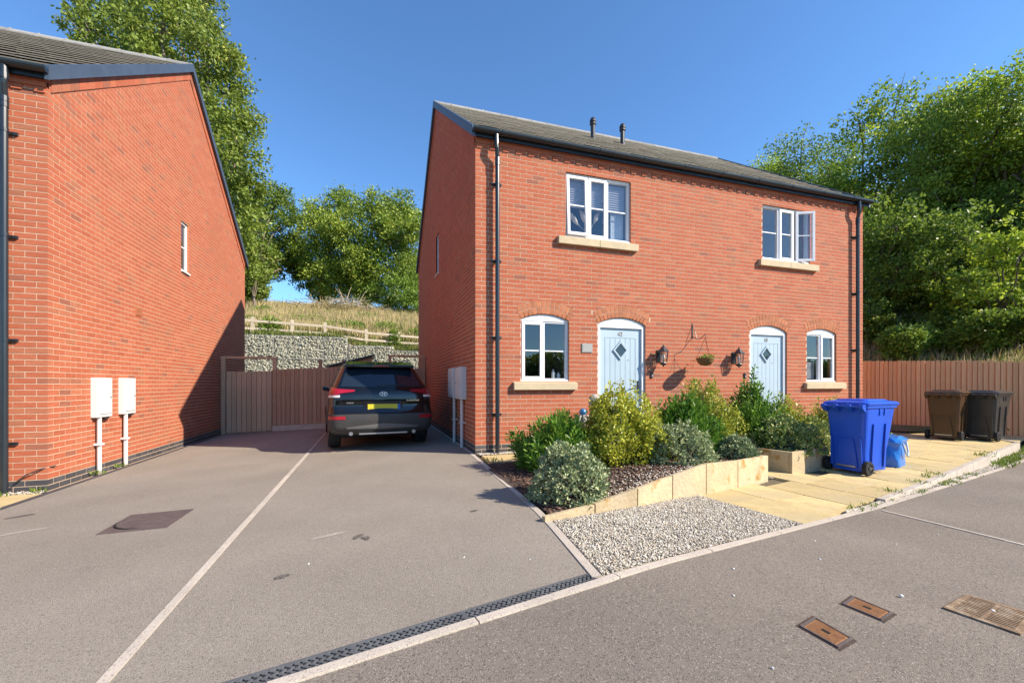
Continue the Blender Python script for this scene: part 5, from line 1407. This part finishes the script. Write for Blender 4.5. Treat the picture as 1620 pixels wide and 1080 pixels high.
# ------------------------------------------------------------------ trees
def tree(name, label, base, crown, rad, nb, nleaf, leaf, mat, seed, group='trees on the bank', blobr=.42, trunk_r=.28, blobs=None, cl=.55, see=.0, twigs=False, lean=(0, 0), low=-1.0):
    """base world point; crown centre and radii in world units; leaf clumps over blobs"""
    rg = np.random.default_rng(seed)
    o = empty(name, tuple(base), label, 'tree', group)
    B = Vector(base); cr = Vector(crown) - B
    bl = []
    if blobs: bl = [(Vector(p) - B, r) for p, r in blobs]
    else:
        while len(bl) < nb:
            d = rg.normal(size=3); d /= np.linalg.norm(d)
            if d[2] < low: continue
            k = rg.uniform(.55, .95); r = min(rad) * blobr * rg.uniform(.7, 1.25)
            bl.append((cr + Vector((d[0] * rad[0] * k, d[1] * rad[1] * k, d[2] * rad[2] * k)), r))
    mb = MB(); H = cr.z
    top = Vector((cr.x * .8, cr.y * .8, H))
    tp = [Vector((0, 0, -.5)), Vector((top.x * .2 + lean[0], top.y * .2 + lean[1], H * .35)), Vector((top.x * .6, top.y * .6, H * .7)), top]
    mb.tube(tp, [trunk_r * 1.25, trunk_r, trunk_r * .65, trunk_r * .3], 10)
    for c, r in bl:
        k = rg.uniform(.3, .75); f = k * 3; i = min(2, int(f)); st = tp[i].lerp(tp[i + 1], f - i)
        if c.z < st.z: st = tp[1].lerp(tp[2], rg.random())
        mid = st.lerp(c, .5) + Vector((rg.normal(0, .25), rg.normal(0, .25), .12 * (c - st).length))
        mb.tube([st, mid, c], [trunk_r * .36, trunk_r * .2, .03], 6)
        for _ in range(4 if twigs else 2):
            e = c + Vector(rg.normal(0, 1, 3)).normalized() * r * rg.uniform(.8, 1.15); mb.tube([mid.lerp(c, .6), c.lerp(e, .45) + Vector((0, 0, .1)), e], [.04, .025, .008], 4)
    mb.build('trunk', mt['bark'], o, smooth=True)
    tot = sum(r ** 2 for c, r in bl); cs = []; ds = []; ts = []
    for c, r in bl:
        n = int(nleaf * r ** 2 / tot); nc = max(8, n // 34)
        d = unit(rg.normal(size=(nc, 3))); cc_ = d * (r * rg.random(nc) ** .45)[:, None]
        rep = rg.integers(0, nc, n); p = cc_[rep] + rg.normal(0, r * .16 * cl / .55, (n, 3)) * np.array([1, 1, .75])
        cs.append(p + np.array(c)); ds.append(unit(p + 1e-5) * .5 + rg.normal(0, .8, (n, 3)) + np.array([0, 0, -.15]))
        bt = rg.random(); tc_ = rg.random(nc); ts.append(((bt * .3 + tc_[rep] * .35 + rg.random(n) * .35)))
    V, F = leaf_quads(np.concatenate(cs), np.concatenate(ds), leaf, leaf * .55, .15)
    link('crown', np_mesh('crown', V, F, np.concatenate(ts), mat), o, kind='stuff')
    return o
def gz(p, dz=0): return (p[0], p[1], GH(p[0], p[1]) + dz)

# tall ash behind the left house: blobs at their own depths
ab = [(130, 40, 25, 1.2), (185, 15, 26, 1.3), (245, 25, 24, 1.5), (300, 30, 26, 1.6), (335, 75, 24, 1.5), (360, 120, 25, 1.4), (235, 85, 27, 1.8), (160, 95, 25, 1.2), (290, 130, 26, 1.9),
      (345, 180, 24, 1.6), (385, 195, 26, 1.2), (380, 250, 24, 1.4), (330, 240, 27, 2.0), (395, 300, 25, 1.2), (355, 310, 26, 1.9), (385, 360, 25, 1.3), (350, 390, 27, 2.0), (395, 420, 26, 1.2), (200, 60, 22, 1.2),
      (270, -10, 25, 1.3), (320, -15, 27, 1.2), (120, 5, 27, .9), (300, 200, 30, 2.2), (220, 140, 29, 2.0)]
tree('ash_tree', 'tall sunlit ash tree towering behind the left house roof', gz((-8.2, 27.5)), at(310, 190, 26), (5, 4, 6), 0, 56000, .21, mt['leaf_ash'], 3, blobs=[(at(x, y, t), r) for x, y, t, r in ab], trunk_r=.38, twigs=True, cl=.5)
ob_ = [(405, 330, 33, 1.3), (440, 318, 34, 1.3), (455, 350, 33, 1.0), (410, 375, 33, 1.6), (445, 395, 34, 1.4), (400, 425, 32, 1.5), (430, 425, 34, 1.0), (385, 445, 32, 1.3), (465, 415, 35, 1.0), (395, 462, 32, .9), (480, 440, 36, 1.0), (392, 435, 31, 1.1), (400, 455, 31, 1.0), (412, 400, 32, 1.4)]
tree('oak_tree', 'dark green oak on the bank beside the left house gable', gz((-7.6, 33.5)), at(420, 400, 33), (2, 2, 3), 0, 30000, .20, mt['leaf_oak'], 5, blobs=[(at(x, y, t), r) for x, y, t, r in ob_], trunk_r=.26)
lb = [(500, 345, 35, 1.5), (545, 330, 36, 1.6), (595, 335, 34, 1.6), (640, 335, 35, 1.5), (480, 385, 34, 1.4), (525, 385, 35, 1.9), (580, 385, 34, 1.8), (635, 385, 35, 1.7), (500, 425, 34, 1.5), (550, 430, 36, 1.5), (610, 430, 34, 1.8), (650, 430, 34, 1.5), (660, 360, 33, 1.3), (470, 420, 36, 1.0), (505, 455, 36, 1.0), (530, 360, 33, 1.3), (615, 360, 33, 1.2), (520, 440, 34, 1.4), (545, 455, 35, 1.3), (580, 450, 34, 1.3), (510, 470, 37, .8), (560, 410, 33, 1.4)]
tree('broad_tree', 'broad round-crowned green tree on the bank between the two houses', gz((-.4, 36.5)), at(570, 400, 35), (5, 3, 4), 0, 62000, .20, mt['leaf_lime'], 6, blobs=[(at(x, y, t), r) for x, y, t, r in lb], trunk_r=.34)
bb = [(600, 462, 33, 1.0), (635, 460, 32, 1.3), (660, 450, 33, 1.3), (570, 455, 34, .8), (650, 480, 31, .9), (615, 480, 32, .8), (585, 470, 33, .8), (640, 440, 33, 1.2), (660, 475, 31, 1.0), (575, 475, 33, .6)]
tree('bank_bush', 'bright green bush at the crest of the bank by the right house wall', gz((1.2, 33.5)), at(630, 465, 32), (2, 2, 1), 0, 15000, .16, mt['leaf_bush'], 8, blobs=[(at(x, y, t), r) for x, y, t, r in bb], trunk_r=.1)
# behind the left house, filling down to the bank
tree('bank_tree', 'dark leafy tree low behind the left house gable corner', gz((-9.6, 33)), at(360, 420, 33), (2.6, 2, 3), 14, 11000, .19, mt['leaf_oak'], 9, blobr=.5)

# the wood on the right
WT = [  # px, t, silhouette top y, crown bottom y, radius, leaves, material, label
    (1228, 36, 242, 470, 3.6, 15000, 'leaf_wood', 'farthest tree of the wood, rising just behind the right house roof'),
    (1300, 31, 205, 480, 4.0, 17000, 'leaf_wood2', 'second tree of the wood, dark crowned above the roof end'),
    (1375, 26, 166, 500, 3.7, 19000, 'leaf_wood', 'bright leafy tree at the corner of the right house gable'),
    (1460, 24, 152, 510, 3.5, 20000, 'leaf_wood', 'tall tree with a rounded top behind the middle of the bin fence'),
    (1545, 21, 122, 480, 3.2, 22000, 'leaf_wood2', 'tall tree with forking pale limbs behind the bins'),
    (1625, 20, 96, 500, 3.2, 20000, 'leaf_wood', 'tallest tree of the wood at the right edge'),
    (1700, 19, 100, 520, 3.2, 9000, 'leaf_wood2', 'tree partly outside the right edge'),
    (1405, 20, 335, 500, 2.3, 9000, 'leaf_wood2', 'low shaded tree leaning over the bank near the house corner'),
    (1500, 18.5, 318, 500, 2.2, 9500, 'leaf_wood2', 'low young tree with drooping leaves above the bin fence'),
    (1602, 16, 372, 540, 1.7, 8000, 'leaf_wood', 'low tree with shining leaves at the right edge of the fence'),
]
for i, (px, t, yt, yb, r, nl, m, l) in enumerate(WT):
    tp = at(px, yt, t); bt = at(px, yb, t); c = (tp + bt) / 2; hz = (tp.z - bt.z) / 2
    tree('wood_tree', l, gz((c.x + RNG.uniform(-.5, .5), c.y + .4)), c, (r, r, hz), max(16, int(26 * hz / r / 1.6)), int(nl * 1.45), .19 if t > 22 else .165, mt[m], 40 + i, group='trees of the wood on the right', blobr=.40 if hz > 3 else .5, trunk_r=.26 if hz > 3 else .12)
tree('wood_tree', 'tree just beyond the right edge whose shade falls on the black bin', gz((19.0, 3.4)), (19.0, 3.7, 3.7), (1.9, 1.7, 2.0), 22, 9000, .2, mt['leaf_wood'], 77, group='trees of the wood on the right', blobr=.5, trunk_r=.14)
tree('bank_bush', 'dark bush at the foot of the ash beside the left house gable', gz((-6.6, 29.5)), at(397, 455, 29), (1.2, 1, 1), 0, 7000, .17, mt['leaf_oak'], 78, blobs=[(at(x, y, t), q) for x, y, t, q in ((390, 462, 29, .8), (405, 450, 29, .8), (392, 435, 29.5, .9), (414, 462, 30, .55), (400, 420, 30, .8))], trunk_r=.08)
for (px_, py_, t_, q, l) in ((1385, 520, 19, 1.0, 'dark bramble bush on the bank nearest the house corner'), (1440, 540, 16.5, .85, 'bramble bush just above the left part of the bin fence'), (1500, 525, 17.5, 1.1, 'broad bramble bush on the bank above the brown bin'),
                             (1555, 540, 15.5, .8, 'leafy bush on the bank above the black bin'), (1610, 530, 15, 1.0, 'leafy bush on the bank at the right edge')):
    c = at(px_, py_, t_); bl = [(c + Vector((RNG.uniform(-1, 1) * q, RNG.uniform(-.6, .6) * q, RNG.uniform(-.2, .45) * q)), q * RNG.uniform(.45, .7)) for _ in range(7)]
    tree('bank_bush', l, gz((c.x, c.y)), c, (1, 1, 1), 0, 5200, .14, mt['leaf_wood2' if q > .9 else 'leaf_bush'], int(px_), group='bushes on the bank beyond the bin fence', blobs=bl, trunk_r=.05)
# shaded back of the wood: a far mass of foliage on the rising ground
n = 42000; uu = RNG.uniform(31, 45, n); vv = RNG.uniform(5, 34, n)
c = np.stack([uu, vv, np.array([GH(a, b) for a, b in zip(uu, vv)]) + RNG.uniform(0, 9, n) * (.8 + .2 * np.sin(uu * .9) * np.sin(vv * .7))], 1); V, F = leaf_quads(c, RNG.normal(size=(n, 3)), .55, .38)
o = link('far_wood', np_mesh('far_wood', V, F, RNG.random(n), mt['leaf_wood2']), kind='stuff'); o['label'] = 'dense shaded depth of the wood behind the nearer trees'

n = 90000; c = np.stack([RNG.uniform(-45, 110, n), RNG.uniform(-42, -36, n), RNG.uniform(-.5, 6, n)], 1); c[:, 2] *= .75 + .25 * np.sin(c[:, 0] * .5) * np.sin(c[:, 0] * .17)
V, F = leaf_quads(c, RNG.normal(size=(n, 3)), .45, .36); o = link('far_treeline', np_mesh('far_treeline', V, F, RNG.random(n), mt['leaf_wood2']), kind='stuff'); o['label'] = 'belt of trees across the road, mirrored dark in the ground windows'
# dead branches heaped on the crest
hp = empty('branch_pile', (-1.9, 31.6, GH(-1.9, 31.6) + .15), 'heap of bleached dead branches on the crest of the bank', 'branch pile')
rg = np.random.default_rng(21)
for i in range(80):
    x = rg.normal(.3, 1.3); a = rg.uniform(0, 6.28); L = rg.uniform(.6, 1.6); el = rg.uniform(-.15, .5) if i > 8 else rg.uniform(.7, 1.1)
    if i <= 8: x = rg.normal(.6, .3)
    p = Vector((x, rg.normal(0, .5), rg.uniform(.1, .8) * max(.2, 1 - abs(x) / 3.4))); d = Vector((math.cos(a) * math.cos(el), math.sin(a) * .5, math.sin(el)))
    mb = MB(); r0 = rg.uniform(.018, .055); mb.tube([p, p + d * L * .5 + Vector((0, 0, .08)), p + d * L], [r0, r0 * .8, r0 * .35], 5); mb.build('branch', mt['dead'], hp)
n = 2500; c = np.stack([rg.normal(-.1, 1.4, n), rg.normal(0, .5, n), np.abs(rg.normal(0, .35, n))], 1); V, F = leaf_quads(c, rg.normal(size=(n, 3)), .3, .03)
link('brush', np_mesh('brush', V, F, rg.random(n), mt['straw']), hp, kind='stuff')

# ------------------------------------------------------------------ the car
car = empty('parked_car', (.22, 8.12, G(.22, 9)), 'black sport utility car parked rear-on beside the right house', 'car', rz=math.radians(6))
LV = [  # z, half width, rear y, bow, corner radius, front y
    (.28, .80, .20, .10, .16, 4.20), (.33, .88, .08, .10, .18, 4.38), (.42, .915, .02, .09, .18, 4.44), (.55, .925, .0, .09, .18, 4.46), (.66, .925, .0, .09, .18, 4.46), (.70, .918, .035, .09, .17, 4.44),
    (.80, .912, .075, .08, .17, 4.40), (.92, .905, .075, .08, .17, 4.32), (1.02, .895, .085, .08, .17, 4.05), (1.08, .88, .11, .08, .17, 3.45), (1.13, .855, .16, .08, .16, 3.3), (1.22, .81, .25, .07, .15, 3.15),
    (1.34, .755, .38, .07, .14, 2.95), (1.46, .70, .50, .06, .13, 2.7), (1.54, .66, .58, .06, .13, 2.5), (1.60, .60, .66, .05, .2, 2.3), (1.635, .48, .80, .05, .3, 2.1), (1.65, .25, 1.1, .05, .2, 1.8)]
LZ_ = [l[0] for l in LV]
def par(z): return [float(np.interp(z, LZ_, [l[k] for l in LV])) for k in range(1, 6)]
def surf(s, z, off=0):
    """s: 0 rear centre, 1 start of corner, 2 end of corner, 3 mid side end, 4..5 front; sign = side"""
    def raw(a):
        w_, yr, bow, rc, yf = par(z); sg = 1 if a >= 0 else -1; a = abs(a)
        xc = w_ - rc; yc = yr + bow * (xc / w_) ** 2; ry = rc * 1.25
        if a <= 1: x = xc * a; y = yr + bow * (x / w_) ** 2
        elif a <= 2: t = (a - 1) * math.pi / 2; x = xc + rc * math.sin(t); y = yc + ry * (1 - math.cos(t))
        elif a <= 3: x = w_; y = yc + ry + (yf - .45 - yc - ry) * (a - 2)
        elif a <= 4: t = (a - 3) * math.pi / 2; x = w_ - .25 + .25 * math.cos(t); y = yf - .45 + .35 * math.sin(t)
        else: k = a - 4; x = (w_ - .25) * (1 - k); y = yf - .10 + .10 * k
        return sg * x, y
    x, y = raw(s)
    if off:
        xa, ya = raw(s - .02); xb, yb = raw(s + .02); tx, ty = xb - xa, yb - ya; l = math.hypot(tx, ty) or 1
        x += ty / l * off; y += -tx / l * off
    return (x, y, z)
SS = [-5 + .0] + lin(-4.8, -3.05, 10) + lin(-3, -2.05, 8) + lin(-2, -1, 8) + lin(-.9, .9, 13) + lin(1, 2, 8) + lin(2.05, 3, 8) + lin(3.05, 4.8, 10)
def shell(z0, z1, n, nm, mat, off=0, cap=False):
    mb = MB(); P = [[surf(s, z, off) for s in SS] for z in lin(z0, z1, n)]; mb.grid(P, closed=True)
    if cap: mb.add(P[-1], [tuple(range(len(SS)))])
    return mb.build(nm, mat, car, smooth=True)
body = shell(.66, 1.65, 34, 'car_body', mt['car'], cap=True)
bump_ = shell(.28, .665, 12, 'bumper', mt['car_plastic'], .004)
mb = MB(); mb.box(-.78, .78, .25, 4.1, .24, .34); mb.build('underbody', mt['black'], car)
def patch(nm, s0, s1, zf0, zf1, off, mat, ns=16, nz=8, parent=None):
    mb = MB(); P = []
    for j in range(nz + 1):
        row = []
        for i in range(ns + 1):
            s = s0 + (s1 - s0) * i / ns; k = i / ns; z = zf0(k) + (zf1(k) - zf0(k)) * j / nz; row.append(surf(s, z, off))
        P.append(row)
    mb.grid(P)
    return mb.build(nm, mat, parent or car, smooth=True)
cst = lambda v: (lambda k: v)
patch('rear_window', -1.12, 1.12, lambda k: 1.135 + .02 * abs(2 * k - 1), lambda k: 1.50 - .05 * abs(2 * k - 1) ** 3, .008, mt['car_glass'], 24, 10)
for sg in (-1, 1):
    patch('side_window', sg * 2.12, sg * 2.98, lambda k: 1.10 + .01 * k, lambda k: 1.47, .006, mt['car_glass'])
    tl = patch('tail_light', sg * .68, sg * 2.10, lambda k: 1.065 - .115 * min(1, k * 1.3), lambda k: 1.095 + .055 * k, .014, mt['red_lamp'], 20, 6)
    patch('clear_lens', sg * 1.0, sg * 1.95, lambda k: .962 - .008 * k, lambda k: 1.002 - .01 * k, .019, mt['clear_lamp'], 14, 3, parent=tl)
    patch('reflector', sg * .86, sg * 1.70, lambda k: .575, lambda k: .635, .012, mt['red_lamp'], 14, 3)
    mb = MB(); c = surf(sg * 2.62, 1.12); mb.prism([(c[0], c[1], 1.04), (c[0] + sg * .13, c[1] - .02, 1.06), (c[0] + sg * .14, c[1] - .02, 1.15), (c[0] + sg * .02, c[1], 1.13)], (0, .10, 0)); mb.build('door_mirror', mt['car'], car, bevel=.02)
    for y in (.85, 3.52):
        wb = MB(); prof = [(.22, -.10), (.33, -.11), (.355, -.085), (.36, 0), (.355, .085), (.33, .11), (.22, .10)]
        P = [[(sg * .80 + t, y + r * math.cos(a), .355 + r * math.sin(a)) for a in lin(0, 2 * math.pi, 33)[:-1]] for r, t in prof]; wb.grid(P, closed=True); wh = wb.build('wheel', mt['rubber'], car, smooth=True)
        hb_ = MB(); hb_.add([(sg * .86, y + .22 * math.cos(a), .355 + .22 * math.sin(a)) for a in lin(0, 2 * math.pi, 25)[:-1]], [tuple(range(24))])
        for k in range(5): a = k * 1.2566; hb_.tube([(sg * .885, y, .355), (sg * .885, y + .21 * math.cos(a), .355 + .21 * math.sin(a))], .028, 6)
        hb_.build('rim', mt['alloy'], wh)
    mb = MB(); mb.tube([(sg * .60, .95, 1.655), (sg * .605, 1.2, 1.69), (sg * .60, 2.0, 1.695), (sg * .58, 2.3, 1.655)], .016, 6); mb.build('roof_rail', mt['alloy'], car)
    mb = MB(); mb.tube([(sg * .55, .10, .32), (sg * .55, .5, .32)], .035, 10); mb.build('exhaust', mt['alloy'], car)
mb = MB(); mb.prism([(-.62, .42, 1.555), (.62, .42, 1.555), (.60, .80, 1.635), (-.60, .80, 1.635)], (0, .0, -.045)); sp = mb.build('spoiler', mt['car'], car, bevel=.012)
mb = MB(); mb.box(-.15, .15, .412, .43, 1.525, 1.545); mb.build('brake_light', mt['red_lamp'], sp)
mb = MB(); mb.prism([(-.015, 1.15, 1.64), (-.015, 1.38, 1.64), (-.01, 1.36, 1.70), (-.01, 1.30, 1.715)], (.03, 0, 0)); mb.build('roof_antenna', mt['car'], car)
for sg in (-1, 1):
    patch('panel_gap', sg * .955, sg * .97, cst(.70), cst(.93), .004, mt['black'], 2, 8)
patch('panel_gap', -.96, .96, cst(.668), cst(.678), .006, mt['black'], 20, 1)
y0 = surf(0, .80)[1]
mb = MB(); mb.box(-.34, .34, .075, .10, .685, .852); mb.build('plate_recess', mt['car'], car, bevel=.015)
mb = MB(); mb.box(-.27, .25, .060, .072, .70, .838); pt = mb.build('number_plate', mt['plate'], car)
mb = MB(); mb.box(.252, .30, .060, .072, .70, .838); mb.build('plate_band', mt['plate_blue'], pt)
mb = MB(); mb.box(-.34, .34, .055, .10, .855, .885); mb.build('plate_trim', mt['car'], car, bevel=.008)
mb = MB(); P = [[(.072 * rr * math.cos(a), .058 - dy, 1.02 + .042 * rr * math.sin(a)) for a in lin(0, 2 * math.pi, 29)[:-1]] for rr, dy in ((1, 0), (1, .012), (.82, .012), (.82, 0))]; mb.grid(P, closed=True)
mb.prism([(-.035, .046, .992), (-.018, .046, .990), (-.008, .046, 1.05), (-.025, .046, 1.048)], (0, .012, 0)); mb.prism([(.008, .046, .990), (.025, .046, .992), (.036, .046, 1.048), (.019, .046, 1.05)], (0, .012, 0))
mb.prism([(-.022, .046, 1.012), (.02, .046, 1.018), (.022, .046, 1.03), (-.02, .046, 1.024)], (0, .012, 0)); mb.build('emblem', mt['emblem'], car)
mb = MB(); mb.tube([(.02, .20, 1.165), (-.1, .185, 1.17), (.42, .21, 1.19)], .008, 6); mb.lathe([(.025, 0), (.02, .03)], (.02, .18, 1.15), 10); mb.build('wiper', mt['dark_metal'], car)
mb = MB()
for i in range(6): mb.box(-.62 + i * .03, -.62 + i * .03 + .022, .10, .112, .852, .875)
mb.build('badge', mt['chrome'], car)
mb = MB()
for i in range(7): mb.box(.42 + i * .034, .42 + i * .034 + .024, .088, .105, .885, .912 - (.006 if i % 2 else 0))
mb.build('badge', mt['chrome'], car)
mt['skid'] = M('dark_grey_trim', (.12, .118, .115), .45, .1, 8)
patch('skid_trim', -.85, .85, cst(.40), lambda k: .50 - .06 * abs(2 * k - 1), .012, mt['skid'], 20, 3)
mb = MB(); mb.box(-.42, .42, .03, .08, .305, .33); mb.build('tow_trim', mt['alloy'], car)
